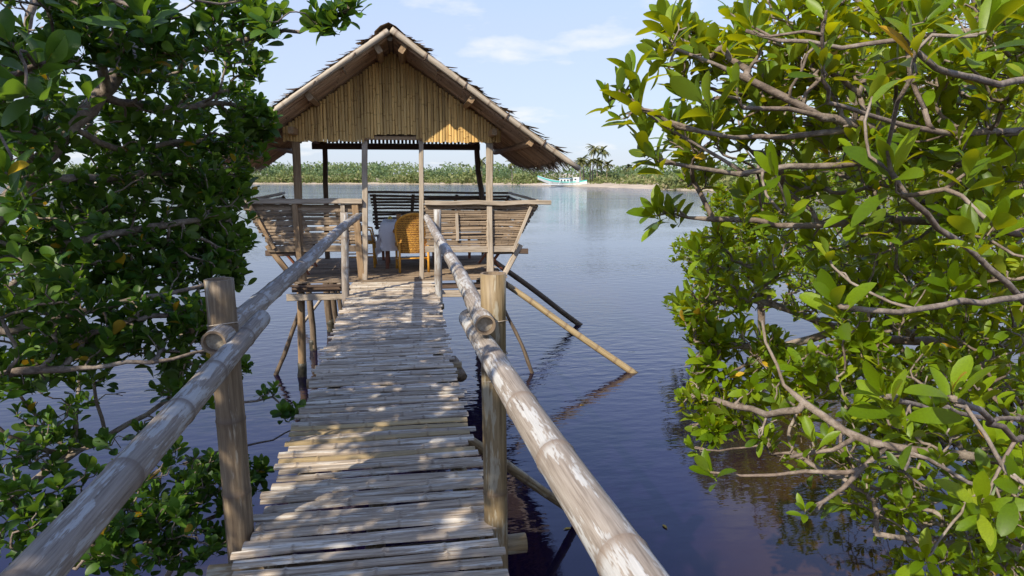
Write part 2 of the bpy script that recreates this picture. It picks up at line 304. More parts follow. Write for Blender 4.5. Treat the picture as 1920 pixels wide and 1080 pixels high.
# ------------------------------------------------------------------ shapes
def tube_data(pts, radii, sides=8, cap=True):
    pts = [Vector(p) for p in pts]; V, F = [], []
    t0 = (pts[1] - pts[0]).normalized(); u = t0.orthogonal().normalized()
    for i, p in enumerate(pts):
        t = (pts[min(i + 1, len(pts) - 1)] - pts[max(i - 1, 0)]).normalized()
        u = (u - t * u.dot(t)).normalized(); w = t.cross(u)
        for k in range(sides):
            a = 2 * math.pi * k / sides; V.append(p + (u * math.cos(a) + w * math.sin(a)) * radii[i])
    n = len(pts)
    for i in range(n - 1):
        for k in range(sides):
            a, b = i * sides + k, i * sides + (k + 1) % sides; F.append((a, b, b + sides, a + sides))
    if cap:
        F.append(tuple(range(sides - 1, -1, -1))); F.append(tuple((n - 1) * sides + k for k in range(sides)))
    return V, F
def join(parts):
    V, F = [], []
    for v, f in parts:
        o = len(V); V += list(v); F += [tuple(i + o for i in g) for g in f]
    return V, F
def box_data(x0, x1, y0, y1, z0, z1, c=0.0):
    """box with chamfered long edges (along X)"""
    if c <= 0: c = min(y1 - y0, z1 - z0) * 0.12
    s = [(y0 + c, z0), (y1 - c, z0), (y1, z0 + c), (y1, z1 - c), (y1 - c, z1), (y0 + c, z1), (y0, z1 - c), (y0, z0 + c)]
    V = [(x, y, z) for x in (x0, x1) for y, z in s]
    F = [(i, (i + 1) % 8, (i + 1) % 8 + 8, i + 8) for i in range(8)] + [tuple(range(7, -1, -1)), tuple(range(8, 16))]
    return V, [tuple(reversed(f)) for f in F]
def beam(name, p0, p1, w, h, mat, parent, up=(0, 0, 1), rough=0.004):
    """hewn timber of section w (side) x h (up) with slightly wandering edges"""
    m, L = frame(p0, p1, up); n = max(3, int(L / 0.35)); c = min(w, h) * 0.14
    s = [(-w / 2 + c, -h / 2), (w / 2 - c, -h / 2), (w / 2, -h / 2 + c), (w / 2, h / 2 - c), (w / 2 - c, h / 2), (-w / 2 + c, h / 2), (-w / 2, h / 2 - c), (-w / 2, -h / 2 + c)]
    V, F = [], []
    for i in range(n + 1):
        dy, dz = random.uniform(-rough, rough), random.uniform(-rough, rough)
        for y, z in s: V.append((L * i / n, y + dy + random.uniform(-rough, rough) * 0.4, z + dz + random.uniform(-rough, rough) * 0.4))
    for i in range(n):
        for k in range(8):
            a, b = i * 8 + k, i * 8 + (k + 1) % 8; F.append((a, a + 8, b + 8, b))
    F.append(tuple(range(8))); F.append(tuple(n * 8 + k for k in range(7, -1, -1)))
    return put(name, mesh(name, V, F, mat), parent, m)
def pole(name, pts, r0, r1, mat, parent, sides=9, wob=0.1):
    """round rough pole through world points, built about its first point"""
    pts = [Vector(p) for p in pts]; m, L = frame(pts[0], pts[-1]); inv = m.inverted()
    loc = []
    for i in range(len(pts) - 1):
        k = 4 if len(pts) < 4 else 3
        for j in range(k): loc.append(inv @ pts[i].lerp(pts[i + 1], j / k))
    loc.append(inv @ pts[-1]); n = len(loc)
    rr = [(r0 + (r1 - r0) * i / (n - 1)) * random.uniform(1 - wob, 1 + wob) for i in range(n)]
    loc = [p + Vector((0, random.uniform(-1, 1), random.uniform(-1, 1))) * r0 * wob * 1.5 for p in loc]
    V, F = tube_data(loc, rr, sides)
    return put(name, mesh(name, V, F, mat, smooth=True), parent, m)
def bamboo(name, p0, p1, r0, r1, mat, parent, gap=0.36, bend=0.012, sides=14, hollow=True, phase=None):
    """a culm: swollen node rings, slight bow, hollow sawn ends with a pale diaphragm inside"""
    m, L = frame(p0, p1); rad, xs, nd = [], [], []
    ph = random.uniform(0.1, 0.9) * gap if phase is None else phase; x = ph; marks = []
    while x < L: marks.append(x); x += gap * random.uniform(0.85, 1.15)
    st = [(0.0, 1.0, 0.0)]
    for q in marks:
        if 0.05 < q < L - 0.05: st += [(q - 0.035, 1.0, 0), (q - 0.010, 1.02, 0.3), (q, 1.055, 0.9), (q + 0.008, 1.0, 0.75), (q + 0.035, 0.99, 0.1)]
    st.append((L, 1.0, 0.0)); ext = []
    for i, s in enumerate(st):
        ext.append(s)
        if i + 1 < len(st) and st[i + 1][0] - s[0] > 0.12: ext.append(((s[0] + st[i + 1][0]) / 2, 0.985, 0))
    a1, a2, w1, w2 = (random.uniform(0, 6.28) for _ in range(4)); V, F, A, I = [], [], [], []
    for x, f, nv in ext:
        t = x / L; r = (r0 + (r1 - r0) * t) * f
        cy = bend * math.sin(math.pi * t) * math.cos(a1) + bend * 0.35 * math.sin(7 * t + w1); cz = bend * math.sin(math.pi * t) * math.sin(a1) + bend * 0.35 * math.sin(8 * t + w2)
        for k in range(sides):
            a = 2 * math.pi * k / sides; V.append((x, cy + r * math.cos(a), cz + r * math.sin(a))); A.append(nv)
    n = len(ext)
    for i in range(n - 1):
        for k in range(sides):
            a, b = i * sides + k, i * sides + (k + 1) % sides; F.append((a, a + sides, b + sides, b)[::-1]); I.append(0)
    for end, base, d in ((0, 0, 0.035), (1, (n - 1) * sides, -0.035)):
        o = len(V); c = sum((Vector(V[base + k]) for k in range(sides)), Vector()) / sides
        for lvl in range(2):
            for k in range(sides):
                p = c + (Vector(V[base + k]) - c) * 0.80; V.append((p.x + (d if lvl else 0), p.y, p.z)); A.append(0)
        for k in range(sides):
            k2 = (k + 1) % sides; q = (base + k, base + k2, o + k2, o + k); q2 = (o + k, o + k2, o + sides + k2, o + sides + k)
            F.append(q if end else q[::-1]); I.append(1); F.append(q2 if end else q2[::-1]); I.append(1)
        cap = tuple(o + sides + k for k in range(sides)); F.append(cap if end else cap[::-1]); I.append(2)
    # consistent outward winding is not needed for opaque shading, smooth sides only
    me = mesh(name, V, F, [mat, CUT, PITH], I, attr=A)
    me.polygons.foreach_set('use_smooth', [i == 0 for i in I])
    return put(name, me, parent, m)
def strip_mesh(name, L, w, th, mat, gap=0.33, seed=0, wave=0.004, arc=0.35, slant=0.0, node=True):
    """split bamboo: convex outer face, nodes, wandering edges; along X, face +Z"""
    r = random.Random(seed); x = r.uniform(0.05, gap); st = [(0.0, 0)]
    while x < L - 0.03:
        if node: st += [(x - 0.014, 0), (x, 1), (x + 0.014, 0)]
        else: st.append((x, 0))
        x += gap * r.uniform(0.8, 1.2)
    st.append((L, 0)); p1, p2 = r.uniform(0, 6), r.uniform(0, 6); V, F, A = [], [], []
    wl, wr = w * r.uniform(0.46, 0.52), w * r.uniform(0.46, 0.52); bow = r.uniform(-1, 1) * wave * 2
    for i, (x, nd) in enumerate(st):
        t = x / L; yo = wave * math.sin(5 * t + p1) + bow * math.sin(math.pi * t); zo = wave * 0.8 * math.sin(6 * t + p2)
        a, b = wl * r.uniform(0.9, 1.06), wr * r.uniform(0.9, 1.06); h = th * (1.0 + 0.35 * nd)
        for y, z in ((-a, 0.0), (-a * 0.97, h * 0.55), (-a * 0.45, h * (0.9 + arc * 0.2)), (b * 0.45, h * (0.9 + arc * 0.2)), (b * 0.97, h * 0.55), (b, 0.0)):
            V.append((x + (slant * y if i == len(st) - 1 else 0), y + yo, z + zo)); A.append(0.45 * nd)
    for i in range(len(st) - 1):
        for k in range(6):
            a, b = i * 6 + k, i * 6 + (k + 1) % 6; F.append((a, b, b + 6, a + 6)[::-1])
    F.append(tuple(range(6))); F.append(tuple((len(st) - 1) * 6 + k for k in range(5, -1, -1)))
    me = mesh(name, V, F, mat, attr=A)
    return me

# ------------------------------------------------------------------ bamboo footbridge
def deck_z(y): return 1.30 + (y - 2.7) * 0.0245
def footbridge():
    t = thing('bamboo_footbridge', (-0.18, 3.0, 0.0), 'narrow weathered bamboo footbridge with slatted deck and handrails leading to the hut', 'footbridge')
    variants = [strip_mesh('slat', 1.16 + random.uniform(-0.03, 0.03), random.choice((0.062, 0.07, 0.076, 0.082)), 0.016, SLATM, 0.34, 100 + i, 0.005) for i in range(14)]
    tanv = [strip_mesh('slat', 1.16, 0.068, 0.016, SLATY, 0.34, 300 + i, 0.005) for i in range(3)]
    y = 1.2; i = 0
    while y < 9.93:
        me = random.choice(variants); w = max(v.co.y for v in me.vertices) - min(v.co.y for v in me.vertices)
        if any(abs(y - q) < 0.04 for q in (3.98, 4.22, 4.42)): me = random.choice(tanv); w = 0.07
        x0 = -0.765 + random.uniform(-0.022, 0.022); flip = random.random() < 0.5
        a = random.uniform(-0.014, 0.014) + 0.012; z = deck_z(y) + random.uniform(-0.004, 0.005)
        m = Matrix.Translation((x0, y, z)) @ Matrix.Rotation(a, 4, 'Z') @ Matrix.Rotation(random.uniform(-0.05, 0.05), 4, 'X')
        if flip: m = m @ Matrix.Translation((1.16, 0, 0)) @ Matrix.Rotation(math.pi, 4, 'Z')
        put('slat', me, t, m); y += w * random.uniform(0.90, 1.0) + random.choice((0.002, 0.004, 0.008)) ; i += 1
        if random.random() < 0.05: y += 0.012
    for x in (-0.62, -0.18, 0.27):
        bamboo('stringer', (x, 0.9, deck_z(0.9) - 0.075), (x + random.uniform(-.02, .02), 10.0, deck_z(10) - 0.075), 0.05, 0.048, POSTB, t, 0.4, 0.01, 10)
    for (xa, ya, xb, yb, dz, r) in ((-0.95, 3.12, 0.57, 3.19, 0.165, 0.052), (-0.87, 5.87, 0.44, 5.95, 0.15, 0.045), (-0.84, 6.22, 0.49, 6.18, 0.14, 0.045), (-0.80, 8.84, 0.48, 8.84, 0.15, 0.042), (-0.75, 1.4, 0.5, 1.4, 0.16, 0.05)):
        bamboo('crossbeam', (xa, ya, deck_z(ya) - dz), (xb, yb, deck_z(yb) - dz), r, r * 0.95, POSTB, t, 0.35, 0.008, 12)
    bamboo('post', (-0.79, 3.22, -0.5), (-0.838, 3.2, 2.54), 0.068, 0.064, POSTW, t, 0.40, 0.012, 16)
    bamboo('post', (0.43, 3.12, -0.5), (0.398, 3.10, 2.555), 0.056, 0.060, POSTB, t, 0.55, 0.006, 16)
    bamboo('post', (-0.78, 8.9, 1.33), (-0.757, 8.9, 2.54), 0.048, 0.048, RAIL, t, 0.45, 0.006, 12)
    bamboo('post', (0.41, 8.92, 0.2), (0.417, 8.9, 2.57), 0.05, 0.05, RAIL, t, 0.45, 0.006, 12)
    bamboo('handrail', (-0.822, 3.02, 2.285), (-0.615, 9.4, 2.465), 0.052, 0.045, RAIL, t, 0.42, 0.02, 18)
    bamboo('handrail', (-0.745, 3.62, 2.265), (-0.81, -0.7, 2.10), 0.048, 0.055, RAIL, t, 0.46, 0.012, 20, phase=0.36)
    bamboo('handrail', (0.343, 2.93, 2.342), (0.285, 9.15, 2.452), 0.046, 0.042, RAIL, t, 0.42, 0.02, 18)
    bamboo('handrail', (0.322, 3.62, 2.232), (0.485, -0.7, 2.27), 0.052, 0.057, RAIL, t, 0.50, 0.012, 20, phase=0.33)
    bamboo('brace', (0.30, 4.55, 1.24), (1.42, 5.45, 0.06), 0.042, 0.036, POSTB, t, 0.33, 0.01, 12)
    bamboo('brace', (-0.93, 3.12, 0.98), (-0.78, 3.3, 1.20), 0.05, 0.05, POSTB, t, 0.5, 0.003, 12)
    pole('support_post', [(0.46, 6.35, -0.6), (0.42, 6.25, 1.28)], 0.05, 0.045, STILT, t)
    pole('support_post', [(-0.72, 6.3, -0.6), (-0.68, 6.2, 1.26)], 0.05, 0.045, STILT, t)
    pole('support_post', [(0.49, 6.12, 1.14), (0.40, 6.28, 1.28)], 0.055, 0.05, STILT, t)
    # wire lashings at the near posts
    for (x, y_, z, r) in ((-0.83, 3.2, 2.34, 0.0665), (0.402, 3.1, 2.33, 0.0615), (0.402, 3.1, 2.17, 0.0615), (0.404, 3.1, 2.05, 0.0615)):
        pts = [(x + r * math.cos(a), y_ + r * math.sin(a), z + 0.008 * math.sin(a * 1.5)) for a in np.linspace(0, 2 * math.pi, 15)]
        V, F = tube_data(pts, [0.0028] * len(pts), 5); put('lashing', mesh('lashing', V, F, WOODG), t)
footbridge()

# ------------------------------------------------------------------ stilt hut
XC = -0.13; YF = 10.1; YB = 12.8; FZ = 1.50
RIDGE = 4.80; SL = 0.69
def roof_z(x): return RIDGE - SL * abs(x - XC)
def hut():
    t = thing('stilt_hut', (XC, 11.4, 0.0), 'open-sided bamboo hut on stilts with a thatched gable roof over the water', 'hut')
    # front gable of vertical split bamboo
    fr = []
    fr.append(box_data(-1.62, 1.36, YF - 0.02, YF + 0.03, 3.50, 3.55))
    fr.append(box_data(-1.05, 0.80, YF - 0.02, YF + 0.03, 4.02, 4.06))
    g = put('gable_wall', mesh('gable_wall', *fr[0], WOOD), t); put('batten', mesh('batten', *fr[1], WOOD), g)
    x = -1.65; k = 0
    while x < 1.385:
        w = random.uniform(0.038, 0.047); xm = x + w / 2
        zt = roof_z(xm) - 0.10 + random.uniform(-0.01, 0.01); zb = 3.475 + random.uniform(-0.012, 0.006)
        if -0.42 < xm < 0.17: zb += 0.10
        elif -0.52 < xm < 0.27: zb += 0.05
        me = strip_mesh('bamboo_strip', zt - zb, w * 0.98, 0.016, GABLE, 0.38, 700 + k, 0.0012)
        m = Matrix.Translation((xm, YF - 0.022, zb)) @ Matrix(((0, 1, 0, 0), (0, 0, -1, 0), (1, 0, 0, 0), (0, 0, 0, 1))) 
        m = Matrix.Translation((xm, YF - 0.022, zb)) @ Matrix.Rotation(random.uniform(-0.006, 0.006), 4, 'Y') @ Matrix(((0, -1, 0, 0), (0, 0, -1, 0), (1, 0, 0, 0), (0, 0, 0, 1)))
        put('bamboo_strip', me, g, m); x += w * (1.0 if random.random() < 0.9 else 1.12); k += 1
    # rear gable, wider gaps that let the sky through
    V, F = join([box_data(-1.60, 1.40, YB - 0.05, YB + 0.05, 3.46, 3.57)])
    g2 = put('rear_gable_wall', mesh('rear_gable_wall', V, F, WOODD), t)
    put('rear_sky_blocker', mesh('rear_sky_blocker', [(XC - 1.60, YB + 0.04, 3.68), (XC + 1.60, YB + 0.04, 3.68), (XC, YB + 0.04, RIDGE), (XC - 1.60, YB + 0.06, 3.68), (XC + 1.60, YB + 0.06, 3.68), (XC, YB + 0.06, RIDGE)], [(0, 1, 2), (5, 4, 3), (0, 3, 4, 1), (1, 4, 5, 2), (2, 5, 3, 0)], UNDER), g2)  # added dark sheet, hides the sky so front strip gaps read dark
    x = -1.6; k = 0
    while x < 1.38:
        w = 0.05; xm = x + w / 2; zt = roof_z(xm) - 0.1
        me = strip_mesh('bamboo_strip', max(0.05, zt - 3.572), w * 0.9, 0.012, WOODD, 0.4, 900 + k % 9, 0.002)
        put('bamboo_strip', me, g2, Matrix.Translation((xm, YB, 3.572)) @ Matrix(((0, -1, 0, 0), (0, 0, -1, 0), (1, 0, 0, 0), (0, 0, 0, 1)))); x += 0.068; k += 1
    # posts
    beam('post', (-1.49, YF + 0.02, FZ - 0.1), (-1.49, YF + 0.035, 3.56), 0.105, 0.09, WOOD, t, (0, 1, 0), 0.008)
    beam('post', (1.245, YF + 0.02, FZ - 0.1), (1.25, YF + 0.035, 3.56), 0.10, 0.09, WOODG, t, (0, 1, 0), 0.008)
    beam('door_post', (-0.60, YF - 0.035, FZ - 0.05), (-0.535, YF + 0.05, 3.52), 0.08, 0.07, WOODG, t, (0, 1, 0), 0.006)
    beam('door_post', (0.225, YF - 0.035, FZ - 0.05), (0.262, YF + 0.05, 3.52), 0.065, 0.06, WOODG, t, (0, 1, 0), 0.006)
    beam('post', (-1.42, YB, FZ - 0.1), (-1.385, YB, 3.6), 0.085, 0.085, WOODD, t, (0, 1, 0), 0.008)
    pole('post', [(1.47, YB, FZ - 0.1), (1.46, YB, 2.3), (1.42, YB, 2.75), (1.36, YB, 3.1), (1.34, YB, 3.6)], 0.055, 0.05, WOODD, t, 9, 0.06)
    # tie beams and knee braces under the eaves
    for xx in (-1.47, 1.26):
        beam('tie_beam', (xx, YF - 0.45, 3.60), (xx - 0.02, YB + 0.35, 3.60), 0.07, 0.09, WOOD, t)
    beam('tie_beam', (-1.62, YF + 0.085, 3.59), (1.37, YF + 0.085, 3.59), 0.06, 0.08, WOODD, t)
    # thatch
    roof(t)
    # floor
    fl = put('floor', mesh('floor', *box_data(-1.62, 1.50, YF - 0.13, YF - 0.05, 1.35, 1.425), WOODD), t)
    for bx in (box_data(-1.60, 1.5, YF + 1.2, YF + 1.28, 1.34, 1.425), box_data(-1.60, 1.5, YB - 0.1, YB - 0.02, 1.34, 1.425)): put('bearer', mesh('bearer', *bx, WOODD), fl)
    fv = [strip_mesh('floor_slat', 3.12, 0.062, 0.014, PANEL, 0.4, 1200 + i, 0.004) for i in range(8)]
    y = YF - 0.16
    while y < YB + 0.1:
        put('floor_slat', random.choice(fv), fl, Matrix.Translation((-1.65 + random.uniform(-.04, .04), y, FZ - 0.014 + random.uniform(-.003, .003)))); y += random.uniform(0.064, 0.072)
    for x in (-1.55, -0.95, -0.35, 0.25, 0.85, 1.42):
        beam('joist', (x, YF - 0.2, 1.455), (x, YB + 0.1, 1.455), 0.06, 0.05, WOODG, t)
    beam('front_beam', (-1.70, YF - 0.09, 1.275), (1.30, YF - 0.09, 1.265), 0.06, 0.10, WOODG, t)
    beam('front_beam', (-1.75, YF - 0.22, 1.46), (-0.8, YF - 0.22, 1.45), 0.03, 0.035, WOODD, t)
    # bench backs: front left, front right, right side, left side, rear
    def panel(name, A, B, C_, D, n, mat, outn, seed, gapf, battens):
        """slats between edge A-B (bottom to top at the start) and C_-D (bottom to top at the end)"""
        A, B, C_, D = map(Vector, (A, B, C_, D)); o = Vector(outn)
        parts = []
        for f in battens:
            a, b = A.lerp(C_, f) - o * 0.02, B.lerp(D, f) - o * 0.02; v, fc = box_data(0, (b - a).length, -0.03, 0.03, -0.018, 0.018); mm, _ = frame(a, b, o)
            parts.append(([mm @ Vector(q) for q in v], fc))
        p = put(name, mesh(name, *parts[0], mat), t)
        for q in parts[1:]: put('batten', mesh('batten', *q, mat), p)
        for i in range(n):
            f = (i + 0.5) / n; a, b = A.lerp(B, f), C_.lerp(D, f); d = (b - a).normalized()
            a = a - d * random.uniform(-0.015, 0.03); b = b + d * random.uniform(-0.015, 0.03)
            w = (B - A).length / n * gapf * random.uniform(0.85, 1.12)
            mm, L = frame(a, b, o); me = strip_mesh('slat', L, w, 0.013, mat, 0.35, seed + i, 0.006)
            put('slat', me, p, mm)
        return p
    panel('front_bench_back', (-1.90, YF, 2.02), (-2.27, YF, 2.60), (-0.63, YF, 2.02), (-0.60, YF, 2.60), 13, PANEL, (0, -1, 0), 1400, 0.84, (0.12, 0.45, 0.78))
    panel('front_bench_back', (0.30, YF, 1.98), (0.30, YF, 2.57), (1.60, YF, 1.96), (1.97, YF, 2.56), 19, PANEL, (0, -1, 0), 1450, 1.0, (0.3, 0.72, 0.95))
    panel('side_bench_back', (1.60, YF + 0.05, 1.93), (1.98, YF + 0.05, 2.56), (1.60, YB, 1.98), (1.95, YB, 2.62), 12, PANEL, (0.85, 0, -0.5), 1500, 0.9, (0.02, 0.5, 0.98))
    panel('side_bench_back', (-1.90, YF + 0.05, 1.98), (-2.25, YF + 0.05, 2.59), (-1.85, YB, 1.98), (-2.15, YB, 2.64), 12, PANEL, (-0.85, 0, -0.5), 1550, 0.9, (0.02, 0.5, 0.98))
    panel('rear_bench_back', (-0.55, YB, 2.02), (-0.60, YB + 0.12, 2.66), (1.62, YB, 2.02), (1.95, YB + 0.12, 2.63), 11, WOODD, (0, -1, 0), 1600, 0.74, (0.02, 0.30, 0.62, 0.8))  # dark timber tone puts the panel's backlit shade into its colour
    beam('cap_rail', (-2.32, YF - 0.03, 2.645), (-0.60, YF - 0.03, 2.635), 0.10, 0.075, WOODG, t)
    beam('cap_rail', (0.29, YF - 0.03, 2.605), (2.16, YF - 0.03, 2.595), 0.10, 0.065, WOODG, t, rough=0.010)
    beam('cap_rail', (2.06, YF + 0.03, 2.60), (1.98, YB, 2.67), 0.10, 0.04, WOODG, t, (0.3, 0, 1))
    beam('cap_rail', (-2.26, YF + 0.03, 2.64), (-2.16, YB, 2.68), 0.12, 0.04, WOODG, t, (-0.3, 0, 1))
    beam('cap_rail', (-0.66, YB + 0.12, 2.70), (2.02, YB + 0.12, 2.67), 0.06, 0.04, WOODD, t)
    # battens and skirting boards on the front
    beam('batten', (-1.50, YF - 0.05, 1.62), (-1.535, YF - 0.05, 2.61), 0.075, 0.03, WOOD, t, (0, -1, 0))
    beam('batten', (-0.86, YF - 0.04, 2.0), (-0.875, YF - 0.04, 2.61), 0.06, 0.025, WOODG, t, (0, -1, 0))
    beam('batten', (-0.64, YF - 0.045, FZ - 0.02), (-0.70, YF - 0.045, 2.61), 0.09, 0.035, WOOD, t, (0, -1, 0))
    beam('batten', (1.26, YF - 0.045, 1.56), (1.235, YF - 0.045, 2.58), 0.075, 0.03, WOODG, t, (0, -1, 0))
    beam('batten', (0.76, YF - 0.04, 2.05), (0.755, YF - 0.04, 2.45), 0.045, 0.02, WOODG, t, (0, -1, 0))
    beam('batten', (1.585, YF - 0.05, 1.87), (1.86, YF - 0.05, 2.54), 0.045, 0.025, WOODG, t, (0, -1, 0))
    beam('batten', (-1.84, YF - 0.05, 1.98), (-2.14, YF - 0.05, 2.60), 0.05, 0.025, WOOD, t, (0, -1, 0))
    beam('skirting', (-1.93, YF - 0.01, 1.965), (-0.66, YF - 0.01, 1.955), 0.03, 0.09, PANEL, t)
    beam('skirting', (0.28, YF - 0.01, 1.93), (1.60, YF - 0.01, 1.91), 0.03, 0.09, WOODG, t)
    # seats with slats, and crossed legs
    for sx, x0, x1 in ((-1, -1.88, -1.45), (1, 1.2, 1.6)):
        s = put('bench_seat', mesh('bench_seat', *box_data(x0, x1, YF + 0.15, YF + 0.2, 1.86, 1.92), WOODD), t)
        for y in (YF + 1.3, YB - 0.2): put('seat_bearer', mesh('seat_bearer', *box_data(x0, x1, y, y + 0.05, 1.86, 1.92), WOODD), s)
        for i in range(5):
            xx = x0 + 0.04 + i * (x1 - x0 - 0.08) / 4; me = strip_mesh('slat', YB - YF - 0.1, 0.075, 0.014, PANEL, 0.4, 1700 + i + 10 * sx, 0.004)
            mm, _ = frame((xx, YF + 0.08, 1.922), (xx, YB, 1.922)); put('slat', me, s, mm)
        for y in (YF + 0.6, YF + 1.6):
            beam('leg', (x0 + 0.05 if sx > 0 else x1 - 0.02, y, FZ), (x0 - 0.25 * 0 + (0.32 if sx > 0 else 0.2), y, 1.86), 0.05, 0.04, WOODR, t)
            beam('leg', (x0 + 0.33, y + 0.05, FZ), (x0 + 0.05, y + 0.05, 1.86), 0.05, 0.04, WOODR, t)
    s = put('bench_seat', mesh('bench_seat', *box_data(-0.5, 1.3, YB - 0.42, YB - 0.37, 1.86, 1.92), WOODD), t); put('seat_bearer', mesh('seat_bearer', *box_data(-0.5, 1.3, YB - 0.10, YB - 0.05, 1.86, 1.92), WOODD), s)
    for i in range(5): put('slat', strip_mesh('slat', 1.9, 0.07, 0.014, PANEL, 0.4, 1750 + i, 0.004), s, Matrix.Translation((-0.55, YB - 0.44 + i * 0.085, 1.924)))
    for x in (-0.4, 0.5, 1.15): beam('leg', (x, YB - 0.38, FZ), (x, YB - 0.38, 1.87), 0.05, 0.05, WOODR, t)
    # outward struts that carry the flared benches
    for y in (YF + 0.04, YB - 0.1):
        beam('strut', (1.44, y, 1.46), (1.72, y, 1.97), 0.075, 0.07, WOODG, t, (0, 1, 0))
        beam('strut', (-1.60, y, 1.50), (-1.95, y, 2.02), 0.075, 0.07, WOOD, t, (0, 1, 0))
        beam('strut', (1.28, y, 1.87), (1.83, y, 1.87), 0.06, 0.08, WOODD, t)
        beam('strut', (-1.98, y, 1.90), (-1.4, y, 1.90), 0.06, 0.08, WOODD, t)
    # stilts and leaning props
    for (a, b, r0, r1) in (((-1.63, 10.45, -0.6), (-1.52, 10.15, 1.42), 0.062, 0.055), ((-1.62, 12.0, -0.6), (-1.68, 11.9, 1.42), 0.055, 0.05),
                           ((-1.46, 13.5, -0.6), (-1.50, 13.1, 1.45), 0.07, 0.07), ((-1.30, 13.4, -0.6), (-1.40, 13.0, 1.45), 0.05, 0.05), ((-1.1, 13.3, -0.6), (-1.36, 13.1, 1.45), 0.04, 0.04),
                           ((1.28, 10.2, -0.6), (1.26, 10.15, 1.42), 0.06, 0.055), ((1.38, 12.75, -0.6), (1.36, 12.7, 1.45), 0.06, 0.055), ((-0.1, 12.8, -0.6), (-0.1, 12.75, 1.45), 0.055, 0.05), ((-0.1, 11.4, -0.6), (-0.1, 11.4, 1.42), 0.055, 0.05)):
        pole('stilt', [a, tuple((Vector(a) + Vector(b)) / 2 + Vector((random.uniform(-.03, .03), 0, 0))), b], r0, r1, STILT if r0 != 0.062 else WOOD, t, 10, 0.05)
        d_ = (Vector(b) - Vector(a)) / (b[2] - a[2]); q0, q1 = Vector(a) + d_ * (-0.05 - a[2]), Vector(a) + d_ * (random.uniform(0.14, 0.26) - a[2])
        pole('tide_band', [q0, q1], r0 + 0.008, r0 + 0.005, TIDE, t, 10, 0.06)        # wet, weedy foot
    pole('prop', [(-2.05, 10.53, -0.1), (-1.80, 10.42, 0.45), (-1.58, 10.32, 1.02)], 0.036, 0.032, STILT, t, 8, 0.12)
    pole('prop', [(-2.2, 13.9, -0.1), (-1.05, 12.9, 1.42)], 0.03, 0.025, WOODG, t, 8, 0.05)
    pole('prop', [(1.91, 9.98, -0.1), (1.72, 10.0, 0.45), (1.35, 10.1, 1.2)], 0.03, 0.024, STILT, t, 8, 0.15)
    bamboo('prop', (3.47, 9.76, -0.05), (1.35, 10.25, 1.46), 0.055, 0.045, SLATY, t, 0.30, 0.02, 12)
    bamboo('prop', (3.53, 13.30, -0.05), (1.40, 11.7, 1.62), 0.055, 0.048, STILT, t, 0.45, 0.02, 12)
